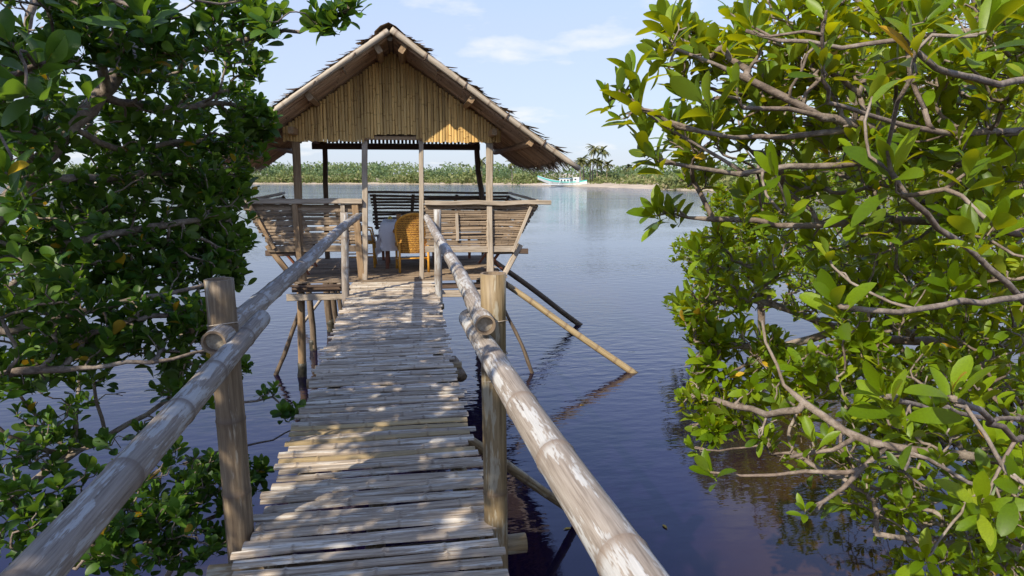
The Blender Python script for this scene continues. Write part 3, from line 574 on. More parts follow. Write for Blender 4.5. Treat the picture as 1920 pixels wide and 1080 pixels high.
def roof(t):
    y0, y1 = 9.22, 13.15; HW = 2.30
    V, F = [], []
    # closed under-layer, a thin uneven slab on each slope
    for s in (-1, 1):
        o = len(V); nu, nv = 12, 16
        for lay in (0, 1):
            for i in range(nu + 1):
                for j in range(nv + 1):
                    d = HW * i / nu; y = y0 + 0.02 + (y1 - y0) * j / nv; sag = -0.03 * math.sin(math.pi * j / nv) - 0.05 * (i / nu) ** 2 * math.sin(math.pi * j / nv)
                    x = XC + s * d; z = roof_z(x) + 0.02 + sag + lay * 0.03
                    if i == nu: x += s * random.uniform(-0.05, 0.06)
                    if i == nu: z = RIDGE - SL * abs(x - XC) + 0.02 + sag + lay * 0.03
                    if j in (0, nv): y += random.uniform(-0.02, 0.02)
                    V.append((x, y, z))
        w = nv + 1; m = (nu + 1) * w
        for lay in (0, 1):
            for i in range(nu):
                for j in range(nv): F.append((o + lay * m + i * w + j, o + lay * m + i * w + j + 1, o + lay * m + (i + 1) * w + j + 1, o + lay * m + (i + 1) * w + j))
        for j in range(nv): F.append((o + nu * w + j, o + nu * w + j + 1, o + m + nu * w + j + 1, o + m + nu * w + j))
        for i in range(nu):
            for j in (0, nv): F.append((o + i * w + j, o + (i + 1) * w + j, o + m + (i + 1) * w + j, o + m + i * w + j))
    rf = put('thatch_roof', mesh('thatch_roof', V, F, UNDER), t)
    # palm blades in overlapping courses, ragged at eaves and verges
    bv, bf = [], []
    def blade(p, d, side, L, w, lift):
        o = len(bv); n = d.cross(side).normalized()
        if n.z < 0: n = -n
        c = random.uniform(-0.3, 0.3)
        for k, (f, ww) in enumerate(((0, 0.8), (0.5, 1.0), (0.85, 0.6), (1.0, 0.1))):
            q = p + d * L * f + n * lift * f * f + side * c * w * f
            bv.append(q - side * w * ww / 2); bv.append(q + side * w * ww / 2)
        for k in range(3): bf.append((o + 2 * k, o + 2 * k + 1, o + 2 * k + 3, o + 2 * k + 2))
    for s in (-1, 1):
        d = Vector((s, 0, -SL)).normalized(); side0 = Vector((0, 1, 0))
        for c in range(17):
            u = c / 16 * (HW / d.x * s - 0.30)
            y = y0 - 0.03
            while y < y1 + 0.03:
                lastc = c >= 15; p = Vector((XC, y, RIDGE + 0.065)) + d * (u + random.uniform(-0.03, 0.03)); sg = -0.03 * math.sin(math.pi * (y - y0) / (y1 - y0)) - 0.05 * (u / 2.7) ** 2
                p.z += sg; side = (side0 + d * random.uniform(-0.12, 0.12)).normalized()
                blade(p, (d + Vector((0, random.uniform(-0.1, 0.1), -0.04 if not lastc else -0.12))).normalized(), side, random.uniform(0.34, 0.5) * (1.0 if lastc else 1), random.uniform(0.035, 0.06), random.uniform(-0.01, 0.05))
                y += random.uniform(0.03, 0.05) if not lastc else random.uniform(0.018, 0.03)
        spots = [random.uniform(0.05, 2.65) for _ in range(17)]
        for _ in range(150):                                   # loose ends in clumps along the front verge
            u = random.choice(spots) + random.gauss(0, 0.05); p = Vector((XC, y0 + random.uniform(-0.02, 0.1), RIDGE + 0.07)) + d * u
            blade(p, (d * random.uniform(0.6, 1) + Vector((0, random.uniform(-0.5, 0.05), random.uniform(-0.02, 0.22)))).normalized(), (side0 + d * random.uniform(-0.5, 0.5)).normalized(), random.uniform(0.08, 0.24), random.uniform(0.03, 0.10), random.uniform(-0.02, 0.05))
        for _ in range(420):                                   # fringe hanging from the eave
            y = random.uniform(y0, y1); p = Vector((XC, y, RIDGE + 0.03)) + d * (HW / d.x * s - random.uniform(0.05, 0.25)); p.z -= 0.05 * math.sin(math.pi * (y - y0) / (y1 - y0)) + 0.02
            blade(p, (d + Vector((0, random.uniform(-0.25, 0.25), random.uniform(-0.5, 0)))).normalized(), side0, random.uniform(0.15, 0.34), random.uniform(0.025, 0.05), -0.02)
    b = put('thatch', mesh('thatch', bv, bf, THATCH), rf); b['kind'] = 'stuff'
    # ridge cap
    V, F = [], []
    ys = np.linspace(y0 - 0.05, y1 + 0.05, 14)
    for y in ys:
        for dx, dz in ((-0.20, -0.125), (-0.10, -0.055), (0, -0.01), (0.10, -0.055), (0.20, -0.125)): V.append((XC + dx + random.uniform(-.02, .02), y, RIDGE + 0.11 + dz + random.uniform(-.012, .012)))
    for i in range(len(ys) - 1):
        for k in range(4): F.append((i * 5 + k, i * 5 + k + 1, i * 5 + k + 6, i * 5 + k + 5))
    put('ridge_cap', mesh('ridge_cap', V, F, THATCH), rf)
    # slim rafters under the thatch, purlins with sawn ends, verge poles
    for s in (-1, 1):
        y = y0 + 0.10
        while y < y1 - 0.05:
            a = Vector((XC + s * 0.04, y, RIDGE - 0.015)); e = XC + s * (HW - random.uniform(0.0, 0.08)); sg = 0.03 * math.sin(math.pi * (y - y0) / (y1 - y0))
            bq = Vector((e, y + random.uniform(-0.02, 0.02), roof_z(e) - 0.015 - sg * 2.2)); mm, L = frame(a - Vector((0, 0, 0.01 + sg)), bq, Vector((s * 0.56, 0, 0.83)))
            put('rafter', strip_mesh('rafter', L, random.uniform(0.035, 0.055), -0.035, RAFT, 0.4, 2000 + int(y * 97) + s, 0.006), rf, mm); y += random.uniform(0.10, 0.13)
        for d, w, h in ((0.16, 0.075, 0.12), (1.04, 0.075, 0.10), (1.84, 0.075, 0.10)):
            x = XC + s * d; z = roof_z(x) - 0.085; up = Vector((s * 0.56, 0, 0.83))
            beam('purlin', (x, y0 + 0.05, z), (x, y1 - 0.1, z - 0.01), w, h, WOOD, rf, up)
        for d in (0.6, 1.45, 2.18):
            x = XC + s * d; z = roof_z(x) - 0.035; bamboo('batten', (x, y0 + 0.03, z), (x, y1 - 0.05, z - 0.02), 0.014, 0.014, WOODG, rf, 0.4, 0.006, 7)
        e = 2.50 if s > 0 else 2.36
        bamboo('verge_pole', (XC + s * 0.02, y0 - 0.02, RIDGE + 0.01 + (0.02 if s > 0 else 0)), (XC + s * e, y0 - 0.02, RIDGE - SL * e + 0.01), 0.044, 0.038, VERGE, rf, 0.5, 0.012, 12)
        bamboo('verge_pole', (XC + s * 0.02, y1 + 0.02, RIDGE + 0.01), (XC + s * 2.3, y1 + 0.02, RIDGE - SL * 2.3 + 0.01), 0.04, 0.04, WOODG, rf, 0.5, 0.012, 10)
        y = y0
        for d in (0.45, 0.95, 1.5, 2.0):                       # bark ties round the verge pole
            x = XC + s * d; z = RIDGE - SL * d + 0.01; pts = [(x + 0.055 * math.cos(a) * 0.56, y0 - 0.02 + 0.055 * math.sin(a), z + s * 0.0 + 0.055 * math.cos(a) * 0.83) for a in np.linspace(0, 6.283, 11)]
            v, f = tube_data(pts, [0.009] * 11, 5); put('tie', mesh('tie', v, f, WOODD), rf)
    bamboo('ridge_pole', (XC, y0 + 0.05, RIDGE - 0.06), (XC, y1 - 0.05, RIDGE - 0.06), 0.04, 0.04, WOODD, rf, 0.5, 0.005, 9)
hut()

# ------------------------------------------------------------------ chairs, table
def chair(loc, rot, label, cushion=False):
    t = thing('rattan_chair', loc, label, 'chair', 'rattan chairs at the table'); t.rotation_euler = (0, 0, rot)
    def part(name, V, F, mat, smooth=True):
        o = bpy.data.objects.new(name, mesh(name, V, F, mat, smooth=smooth)); COL.objects.link(o); o.parent = t; return o
    # seat faces +Y, back at -Y; back is a rounded shield bowed round the sitter
    W, H0, H1 = 0.26, 0.30, 0.92
    def outline(f):                                   # half width of the back at relative height f
        return W * (0.80 + 0.24 * math.sin(min(1, f / 0.62) * math.pi / 2)) if f < 0.62 else W * 1.04 * math.sqrt(max(0, 1 - ((f - 0.62) / 0.38) ** 2.3))
    V, F = [], []; nu, nv = 14, 14
    for lay in (0, 0.018):
        for j in range(nv + 1):
            f = j / nv; hw = outline(f)
            for i in range(nu + 1):
                u = -1 + 2 * i / nu; x = hw * u; V.append((x, -0.27 - 0.10 * f + 0.10 * (x / W) ** 2 + lay, H0 + (H1 - H0) * f))
    w = nu + 1; m = w * (nv + 1)
    for l in (0, 1):
        for j in range(nv):
            for i in range(nu): F.append((l * m + j * w + i, l * m + j * w + i + 1, l * m + (j + 1) * w + i + 1, l * m + (j + 1) * w + i))
    part('backrest', V, F, WEAVE)
    rim = []
    for s in (1, -1):
        fs = list(np.concatenate([np.linspace(0, 0.62, 6), 0.62 + 0.38 * np.sin(np.linspace(0.2, math.pi / 2, 9))]))
        if s < 0: fs = fs[::-1][1:]
        for f in fs:
            x = s * outline(f); rim.append((x, -0.262 - 0.10 * f + 0.10 * (x / W) ** 2, H0 + (H1 - H0) * f))
    V, F = tube_data(rim, [0.021] * len(rim), 7); part('back_frame', V, F, RATFR)
    V, F = box_data(-0.25, 0.25, -0.25, 0.24, 0.39, 0.44, 0.018); part('seat', V, F, WEAVE, False)
    for x in (-0.225, 0.225):
        V, F = tube_data([(x, -0.26, 0.0), (x, -0.265, 0.22), (x * 0.98, -0.27, 0.46)], [0.019, 0.019, 0.02], 8); part('leg', V, F, RATFR)
        V, F = tube_data([(x, 0.23, 0.0), (x, 0.22, 0.4)], [0.019, 0.02], 8); part('leg', V, F, RATFR)
        V, F = tube_data([(x, -0.26, 0.18), (x, 0.22, 0.18)], [0.011, 0.011], 6); part('stretcher', V, F, RATFR)
        V, F = tube_data([(x * 1.1, -0.24, 0.68), (x * 1.22, -0.05, 0.66), (x * 1.18, 0.18, 0.62), (x, 0.22, 0.42)], [0.016] * 4, 7); part('armrest', V, F, RATFR)
    V, F = tube_data([(-0.225, -0.26, 0.22), (0.225, -0.26, 0.22)], [0.012, 0.012], 6); part('stretcher', V, F, RATFR)
    if cushion:
        V, F = box_data(-0.23, 0.23, -0.20, 0.23, 0.442, 0.50, 0.025); part('cushion', V, F, CUSH)
chair((0.10, 10.98, FZ), R(6), 'orange wicker chair with rounded woven back turned to the doorway')
chair((-0.74, 11.62, FZ), R(-90), 'rattan chair with pale cushion, left of the draped table', True)
def table():
    c = (0.10, 11.60)
    t = thing('dining_table', (c[0], c[1], FZ), 'brown wooden table under the white cloth inside the hut', 'table')
    V, F = box_data(c[0] - 0.46, c[0] + 0.46, c[1] - 0.42, c[1] + 0.42, FZ + 0.72, FZ + 0.75); put('tabletop', mesh('tabletop', V, F, WOODR), t)
    for sx in (-1, 1):
        for sy in (-1, 1): beam('leg', (c[0] + sx * 0.40, c[1] + sy * 0.36, FZ), (c[0] + sx * 0.40, c[1] + sy * 0.36, FZ + 0.72), 0.06, 0.06, WOODR, t, (0, 1, 0), 0.0)
    # cloth: flat on top, folds and low corners at the sides
    n = 44; S = 0.92; V, F = [], []
    for i in range(n + 1):
        for j in range(n + 1):
            u, v = -S + 2 * S * i / n, -S + 2 * S * j / n; ux, vy = max(-0.48, min(0.48, u)), max(-0.44, min(0.44, v)); du, dv = abs(u) - abs(ux), abs(v) - abs(vy)
            drop = max(du, dv) * 0.95 + 0.35 * min(du, dv); out = min(0.03, drop * 0.2) + (0.025 * math.sin(17 * (u if dv > du else v) + 1.3) + 0.012 * math.sin(31 * (u + v))) * min(1, drop / 0.25)
            x = c[0] + ux + math.copysign(out + 0.35 * min(du, dv) * 0.4, u) * (1 if du > 0 else 0); y = c[1] + vy + math.copysign(out + 0.35 * min(du, dv) * 0.4, v) * (1 if dv > 0 else 0)
            V.append((x, y, FZ + 0.757 - drop))
    for i in range(n):
        for j in range(n): a = i * (n + 1) + j; F.append((a, a + n + 1, a + n + 2, a + 1))
    o = put('tablecloth', mesh('tablecloth', V, F, CLOTH, smooth=True)); tag(o, 'white cloth hanging in folds over the table in the hut', 'tablecloth')
    def lathe(prof, cx, cy, z, k=14):
        V, F = [], []
        for r, h in prof:
            for i in range(k): a = 2 * math.pi * i / k; V.append((cx + r * math.cos(a), cy + r * math.sin(a), z + h))
        for j in range(len(prof) - 1):
            for i in range(k): F.append((j * k + i, j * k + (i + 1) % k, (j + 1) * k + (i + 1) % k, (j + 1) * k + i))
        return V, F
    V, F = lathe([(0.002, 0), (0.035, 0.0), (0.037, 0.07), (0.045, 0.12), (0.038, 0.12), (0.030, 0.03), (0.002, 0.025)], -0.10, 11.3, FZ + 0.762)
    tag(put('drinking_glass', mesh('drinking_glass', V, F, plain('amber_glass', (0.45, 0.22, 0.08), 0.15, 0.1), smooth=True)), 'amber drinking glass standing on the white tablecloth', 'glass')
    V, F = lathe([(0.002, 0), (0.06, 0.0), (0.085, 0.03), (0.09, 0.035), (0.06, 0.012), (0.002, 0.010)], -0.24, 11.42, FZ + 0.762)
    tag(put('bowl', mesh('bowl', V, F, CLOTH, smooth=True)), 'small white bowl on the left side of the tablecloth', 'bowl')
    V, F = lathe([(0.002, 0), (0.03, 0.008), (0.04, 0.03), (0.03, 0.055), (0.008, 0.066), (0.002, 0.067)], -0.24, 11.42, FZ + 0.776)
    tag(put('fruit', mesh('fruit', V, F, plain('yellow_fruit', (0.70, 0.52, 0.05), 0.4, 0.1), smooth=True)), 'yellow fruit lying in the small white bowl', 'fruit')
table()

# ------------------------------------------------------------------ mangroves
TREES = [
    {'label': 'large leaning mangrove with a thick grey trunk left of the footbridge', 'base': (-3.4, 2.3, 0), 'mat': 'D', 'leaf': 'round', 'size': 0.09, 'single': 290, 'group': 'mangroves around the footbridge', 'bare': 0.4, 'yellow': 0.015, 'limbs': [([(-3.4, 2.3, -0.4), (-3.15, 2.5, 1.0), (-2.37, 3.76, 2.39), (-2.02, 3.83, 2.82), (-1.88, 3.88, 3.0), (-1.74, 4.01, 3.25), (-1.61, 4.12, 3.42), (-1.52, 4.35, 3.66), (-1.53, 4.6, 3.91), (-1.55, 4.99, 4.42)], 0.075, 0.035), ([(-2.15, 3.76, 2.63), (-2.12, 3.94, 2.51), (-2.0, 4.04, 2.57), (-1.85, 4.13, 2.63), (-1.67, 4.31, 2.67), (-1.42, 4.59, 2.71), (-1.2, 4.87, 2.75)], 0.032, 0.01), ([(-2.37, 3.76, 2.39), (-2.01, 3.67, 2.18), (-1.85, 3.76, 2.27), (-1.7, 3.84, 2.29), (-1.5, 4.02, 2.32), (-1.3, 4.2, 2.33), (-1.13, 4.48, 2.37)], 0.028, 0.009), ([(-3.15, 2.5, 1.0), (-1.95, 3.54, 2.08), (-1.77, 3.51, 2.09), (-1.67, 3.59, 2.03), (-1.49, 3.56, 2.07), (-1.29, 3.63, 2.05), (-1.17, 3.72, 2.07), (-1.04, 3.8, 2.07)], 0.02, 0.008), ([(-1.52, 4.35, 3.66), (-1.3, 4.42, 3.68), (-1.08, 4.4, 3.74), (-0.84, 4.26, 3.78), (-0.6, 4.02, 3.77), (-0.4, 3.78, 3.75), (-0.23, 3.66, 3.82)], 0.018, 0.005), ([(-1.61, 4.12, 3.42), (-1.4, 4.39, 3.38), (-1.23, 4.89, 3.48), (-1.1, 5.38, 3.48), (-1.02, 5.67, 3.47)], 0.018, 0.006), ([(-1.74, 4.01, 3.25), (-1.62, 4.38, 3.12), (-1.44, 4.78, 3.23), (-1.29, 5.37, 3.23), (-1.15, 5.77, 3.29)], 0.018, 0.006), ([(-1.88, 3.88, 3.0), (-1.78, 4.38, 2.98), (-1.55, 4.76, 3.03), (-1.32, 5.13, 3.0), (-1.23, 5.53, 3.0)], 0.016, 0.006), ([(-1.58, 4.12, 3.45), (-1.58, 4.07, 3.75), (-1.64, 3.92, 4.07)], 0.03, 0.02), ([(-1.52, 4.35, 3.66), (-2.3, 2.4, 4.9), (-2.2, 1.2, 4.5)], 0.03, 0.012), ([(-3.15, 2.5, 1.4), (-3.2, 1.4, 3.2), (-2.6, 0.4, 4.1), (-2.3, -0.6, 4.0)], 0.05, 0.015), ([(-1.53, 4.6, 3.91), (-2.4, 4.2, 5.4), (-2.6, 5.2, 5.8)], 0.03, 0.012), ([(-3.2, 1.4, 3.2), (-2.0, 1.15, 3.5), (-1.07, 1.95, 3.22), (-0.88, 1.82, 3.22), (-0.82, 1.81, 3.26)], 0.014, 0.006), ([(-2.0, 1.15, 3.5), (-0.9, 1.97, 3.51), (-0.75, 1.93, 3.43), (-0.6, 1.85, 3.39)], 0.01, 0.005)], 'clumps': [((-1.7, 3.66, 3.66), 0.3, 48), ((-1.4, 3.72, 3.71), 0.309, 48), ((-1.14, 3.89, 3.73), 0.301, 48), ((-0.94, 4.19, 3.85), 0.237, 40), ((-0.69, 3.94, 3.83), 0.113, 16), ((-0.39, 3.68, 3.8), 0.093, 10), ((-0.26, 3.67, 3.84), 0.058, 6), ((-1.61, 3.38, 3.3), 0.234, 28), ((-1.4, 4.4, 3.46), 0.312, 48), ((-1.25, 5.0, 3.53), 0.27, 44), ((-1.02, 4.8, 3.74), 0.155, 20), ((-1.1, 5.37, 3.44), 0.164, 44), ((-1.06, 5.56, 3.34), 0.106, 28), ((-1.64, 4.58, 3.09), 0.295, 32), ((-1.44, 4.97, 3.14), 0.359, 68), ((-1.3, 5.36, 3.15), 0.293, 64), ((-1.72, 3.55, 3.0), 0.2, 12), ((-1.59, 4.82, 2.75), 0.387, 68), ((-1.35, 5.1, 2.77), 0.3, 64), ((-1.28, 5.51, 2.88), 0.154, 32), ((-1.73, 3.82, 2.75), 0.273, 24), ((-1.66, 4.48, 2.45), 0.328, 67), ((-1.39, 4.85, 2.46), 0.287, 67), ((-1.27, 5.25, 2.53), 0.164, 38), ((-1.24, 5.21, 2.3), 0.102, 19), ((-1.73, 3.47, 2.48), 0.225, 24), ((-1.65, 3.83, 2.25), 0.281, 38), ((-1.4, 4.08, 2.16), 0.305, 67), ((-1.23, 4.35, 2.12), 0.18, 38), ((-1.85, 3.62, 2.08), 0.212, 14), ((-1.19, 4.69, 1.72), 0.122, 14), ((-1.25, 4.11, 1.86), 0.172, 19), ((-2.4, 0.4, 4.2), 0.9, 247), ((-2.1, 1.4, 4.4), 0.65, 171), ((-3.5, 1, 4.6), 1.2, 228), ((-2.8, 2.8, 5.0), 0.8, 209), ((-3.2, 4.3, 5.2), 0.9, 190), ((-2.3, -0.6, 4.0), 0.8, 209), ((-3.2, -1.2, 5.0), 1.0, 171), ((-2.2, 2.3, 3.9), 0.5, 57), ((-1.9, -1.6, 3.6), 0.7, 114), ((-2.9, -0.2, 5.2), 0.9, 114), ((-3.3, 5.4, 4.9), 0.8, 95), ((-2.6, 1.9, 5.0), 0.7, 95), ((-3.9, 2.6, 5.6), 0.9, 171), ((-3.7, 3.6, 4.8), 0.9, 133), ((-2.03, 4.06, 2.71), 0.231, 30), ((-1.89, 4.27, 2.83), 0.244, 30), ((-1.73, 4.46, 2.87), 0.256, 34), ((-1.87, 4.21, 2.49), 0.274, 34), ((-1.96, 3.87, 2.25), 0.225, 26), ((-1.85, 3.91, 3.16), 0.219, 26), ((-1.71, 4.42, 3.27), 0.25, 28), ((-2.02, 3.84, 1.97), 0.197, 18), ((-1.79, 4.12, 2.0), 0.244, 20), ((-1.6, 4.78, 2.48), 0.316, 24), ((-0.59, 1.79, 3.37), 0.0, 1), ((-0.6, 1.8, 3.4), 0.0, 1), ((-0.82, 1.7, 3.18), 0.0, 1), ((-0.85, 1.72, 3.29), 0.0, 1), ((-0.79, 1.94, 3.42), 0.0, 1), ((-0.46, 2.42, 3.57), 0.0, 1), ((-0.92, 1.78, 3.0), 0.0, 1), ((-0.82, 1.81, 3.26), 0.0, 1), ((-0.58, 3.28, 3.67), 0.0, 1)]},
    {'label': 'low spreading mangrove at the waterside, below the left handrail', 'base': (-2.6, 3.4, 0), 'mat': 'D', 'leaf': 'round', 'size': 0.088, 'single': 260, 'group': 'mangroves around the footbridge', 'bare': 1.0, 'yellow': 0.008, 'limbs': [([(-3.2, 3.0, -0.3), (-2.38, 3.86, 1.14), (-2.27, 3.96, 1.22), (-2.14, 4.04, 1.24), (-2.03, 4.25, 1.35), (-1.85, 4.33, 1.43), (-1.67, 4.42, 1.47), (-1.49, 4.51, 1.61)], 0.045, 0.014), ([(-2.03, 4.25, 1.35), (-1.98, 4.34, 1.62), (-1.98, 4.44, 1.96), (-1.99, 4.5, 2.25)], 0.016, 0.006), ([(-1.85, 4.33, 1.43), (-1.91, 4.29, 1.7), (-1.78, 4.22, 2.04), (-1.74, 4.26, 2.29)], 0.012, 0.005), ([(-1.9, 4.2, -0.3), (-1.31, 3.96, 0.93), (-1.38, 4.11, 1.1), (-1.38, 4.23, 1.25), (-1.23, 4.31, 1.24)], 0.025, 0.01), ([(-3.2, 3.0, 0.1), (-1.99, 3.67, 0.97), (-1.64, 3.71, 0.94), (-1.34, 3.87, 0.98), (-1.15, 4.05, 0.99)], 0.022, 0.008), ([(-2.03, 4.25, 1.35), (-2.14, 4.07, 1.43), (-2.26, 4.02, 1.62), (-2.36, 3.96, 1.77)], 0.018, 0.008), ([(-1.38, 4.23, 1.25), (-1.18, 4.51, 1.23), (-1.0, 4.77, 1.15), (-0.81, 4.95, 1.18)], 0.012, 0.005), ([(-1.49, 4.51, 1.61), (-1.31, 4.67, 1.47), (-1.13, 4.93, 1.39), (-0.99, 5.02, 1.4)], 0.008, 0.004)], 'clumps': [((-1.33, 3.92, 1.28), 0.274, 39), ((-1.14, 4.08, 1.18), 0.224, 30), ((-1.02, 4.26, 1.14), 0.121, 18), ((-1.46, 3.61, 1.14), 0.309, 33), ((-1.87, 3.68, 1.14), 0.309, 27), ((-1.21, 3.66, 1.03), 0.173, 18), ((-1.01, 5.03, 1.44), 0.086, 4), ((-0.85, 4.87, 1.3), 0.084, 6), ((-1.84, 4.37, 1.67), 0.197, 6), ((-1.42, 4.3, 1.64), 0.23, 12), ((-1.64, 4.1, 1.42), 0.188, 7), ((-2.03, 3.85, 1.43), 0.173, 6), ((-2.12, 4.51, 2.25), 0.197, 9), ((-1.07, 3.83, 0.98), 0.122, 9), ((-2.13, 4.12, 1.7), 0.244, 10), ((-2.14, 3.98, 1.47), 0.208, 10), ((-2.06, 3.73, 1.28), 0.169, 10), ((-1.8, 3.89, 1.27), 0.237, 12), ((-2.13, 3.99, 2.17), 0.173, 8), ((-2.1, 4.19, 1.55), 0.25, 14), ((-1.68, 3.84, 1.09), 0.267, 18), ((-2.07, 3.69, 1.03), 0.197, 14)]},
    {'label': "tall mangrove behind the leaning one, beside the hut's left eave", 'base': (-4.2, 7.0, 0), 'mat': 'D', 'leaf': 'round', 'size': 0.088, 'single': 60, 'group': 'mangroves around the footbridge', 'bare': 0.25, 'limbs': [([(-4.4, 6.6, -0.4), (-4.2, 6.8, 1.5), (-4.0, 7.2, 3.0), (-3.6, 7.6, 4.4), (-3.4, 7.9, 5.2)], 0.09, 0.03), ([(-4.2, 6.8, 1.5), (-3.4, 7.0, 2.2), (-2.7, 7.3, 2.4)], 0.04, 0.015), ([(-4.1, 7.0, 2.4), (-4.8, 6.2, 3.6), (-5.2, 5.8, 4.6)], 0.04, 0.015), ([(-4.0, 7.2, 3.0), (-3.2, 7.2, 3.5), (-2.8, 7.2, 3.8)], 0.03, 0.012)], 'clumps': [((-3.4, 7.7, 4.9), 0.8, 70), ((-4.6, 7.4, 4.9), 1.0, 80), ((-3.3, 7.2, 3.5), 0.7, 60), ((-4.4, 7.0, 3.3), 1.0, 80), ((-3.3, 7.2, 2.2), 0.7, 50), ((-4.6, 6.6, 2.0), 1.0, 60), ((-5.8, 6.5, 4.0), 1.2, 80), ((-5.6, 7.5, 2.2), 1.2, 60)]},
    {'label': 'bright mangrove with long glossy leaves reaching in from the right edge', 'base': (4.2, 2.6, 0), 'mat': 'L', 'leaf': 'long', 'size': 0.112, 'single': 295, 'group': 'mangroves around the footbridge', 'bare': 1.9, 'yellow': 0.008, 'tip': 0.0036, 'limbs': [([(4.3, 2.5, -0.4), (4.1, 2.5, 1.4), (3.9, 2.5, 3.0), (3.5, 2.4, 4.2), (3.1, 2.3, 5.0)], 0.08, 0.04), ([(3.9, 2.5, 3.2), (2.2, 2.07, 3.32), (1.8, 1.82, 3.28), (1.5, 1.65, 3.24), (1.31, 1.53, 3.24), (1.12, 1.41, 3.27)], 0.02, 0.007), ([(3.9, 2.5, 3.0), (2.48, 2.31, 3.16), (2.07, 2.17, 3.16), (1.82, 2.1, 3.13), (1.61, 2.03, 3.18), (1.37, 1.97, 3.17), (1.23, 1.89, 3.21)], 0.02, 0.006), ([(3.9, 2.5, 2.8), (2.76, 2.54, 2.95), (2.51, 2.48, 2.99), (2.24, 2.43, 3.04), (1.97, 2.37, 3.08), (1.73, 2.32, 3.17), (1.46, 2.27, 3.2), (1.22, 2.21, 3.25), (1.11, 2.17, 3.22)], 0.026, 0.007), ([(1.73, 2.32, 3.17), (1.41, 2.32, 3.14), (1.23, 2.29, 3.11), (1.08, 2.26, 3.12), (0.95, 2.24, 3.17), (0.89, 2.25, 3.18)], 0.013, 0.006), ([(1.97, 2.37, 3.08), (1.69, 2.41, 3.04), (1.4, 2.35, 3.03), (1.22, 2.32, 3.0), (1.01, 2.3, 3.0), (0.83, 2.29, 3.07)], 0.016, 0.006), ([(3.9, 2.5, 2.6), (2.41, 2.67, 2.79), (1.99, 2.63, 2.82), (1.79, 2.66, 2.79), (1.63, 2.63, 2.78), (1.45, 2.62, 2.84), (1.15, 2.61, 2.81), (1.03, 2.64, 2.86)], 0.018, 0.006), ([(3.9, 2.5, 2.2), (2.27, 2.02, 2.5), (1.96, 1.88, 2.59), (1.68, 1.74, 2.74), (1.51, 1.69, 2.84), (1.34, 1.62, 2.9), (1.2, 1.56, 3.01)], 0.018, 0.007), ([(4.1, 2.5, 1.9), (2.18, 1.95, 2.59), (1.88, 1.8, 2.63), (1.52, 1.65, 2.65), (1.3, 1.58, 2.65), (1.18, 1.55, 2.64), (1.06, 1.52, 2.68)], 0.018, 0.007), ([(4.0, 2.5, 3.6), (2.2, 2.11, 3.55), (1.87, 2.04, 3.46), (1.61, 2.08, 3.44), (1.44, 2.1, 3.4), (1.27, 2.13, 3.41), (1.1, 2.16, 3.46)], 0.018, 0.006), ([(1.46, 2.27, 3.2), (1.21, 2.28, 3.32), (1.03, 2.26, 3.37), (0.92, 2.29, 3.42)], 0.01, 0.005), ([(1.22, 2.32, 3.0), (0.95, 2.29, 3.14), (0.84, 2.26, 3.17), (0.78, 2.27, 3.23)], 0.008, 0.004), ([(3.5, 2.4, 4.2), (2.4, 2.5, 4.9), (1.7, 2.8, 5.2)], 0.03, 0.012)], 'clumps': [((1.1, 2.57, 3.44), 0.173, 18), ((1.35, 2.43, 3.48), 0.254, 28), ((1.57, 2.3, 3.5), 0.263, 28), ((1.83, 2.15, 3.48), 0.27, 28), ((1.95, 2.01, 3.35), 0.172, 10), ((1.0, 2.5, 3.54), 0.088, 7), ((1.14, 2.62, 3.16), 0.137, 12), ((1.41, 2.59, 3.23), 0.232, 23), ((1.7, 2.43, 3.2), 0.284, 25), ((1.98, 2.28, 3.15), 0.293, 27), ((1.24, 2.78, 3.0), 0.113, 6), ((1.6, 2.82, 2.97), 0.211, 10), ((1.99, 2.64, 2.84), 0.317, 23), ((2.19, 2.3, 2.86), 0.244, 18), ((1.96, 3.27, 3.55), 0.531, 54), ((2.61, 3.14, 3.34), 0.584, 63), ((1.77, 2.86, 2.73), 0.17, 5), ((2.17, 2.66, 2.56), 0.281, 16), ((2.29, 2.34, 2.56), 0.211, 12), ((2.9, 2.4, 5.0), 0.8, 30), ((0.78, 2.28, 3.24), 0.0, 1), ((0.72, 2.29, 3.29), 0.0, 1), ((0.69, 2.31, 3.25), 0.0, 1), ((0.74, 2.29, 3.19), 0.0, 1), ((0.77, 2.3, 3.34), 0.0, 1), ((1.0, 2.64, 2.84), 0.0, 1), ((0.86, 2.28, 3.05), 0.0, 1), ((0.88, 2.25, 3.18), 0.0, 1), ((0.82, 2.3, 3.12), 0.0, 1), ((0.89, 2.28, 3.35), 0.0, 1), ((0.87, 2.2, 3.46), 0.0, 1), ((1.07, 2.14, 3.28), 0.0, 1), ((0.97, 1.87, 3.41), 0.0, 1), ((1.16, 1.82, 3.31), 0.0, 1), ((1.11, 1.74, 3.43), 0.0, 1), ((1.12, 1.41, 3.27), 0.0, 1), ((1.2, 1.56, 3.01), 0.0, 1), ((1.23, 1.32, 2.87), 0.0, 1), ((1.28, 1.32, 2.89), 0.0, 1), ((1.06, 1.53, 2.68), 0.0, 1), ((1.22, 1.82, 2.77), 0.0, 1), ((1.31, 1.44, 3.01), 0.0, 1), ((1.23, 1.69, 3.22), 0.0, 1), ((1.27, 1.39, 3.31), 0.0, 1), ((1.18, 2.07, 3.0), 0.0, 1), ((1.28, 2.14, 2.87), 0.0, 1), ((1.27, 2.44, 2.84), 0.0, 1), ((1.03, 2.64, 2.87), 0.0, 1), ((1.07, 2.63, 2.84), 0.0, 1), ((0.83, 2.29, 3.07), 0.0, 1), ((0.96, 2.15, 3.24), 0.0, 1)]},
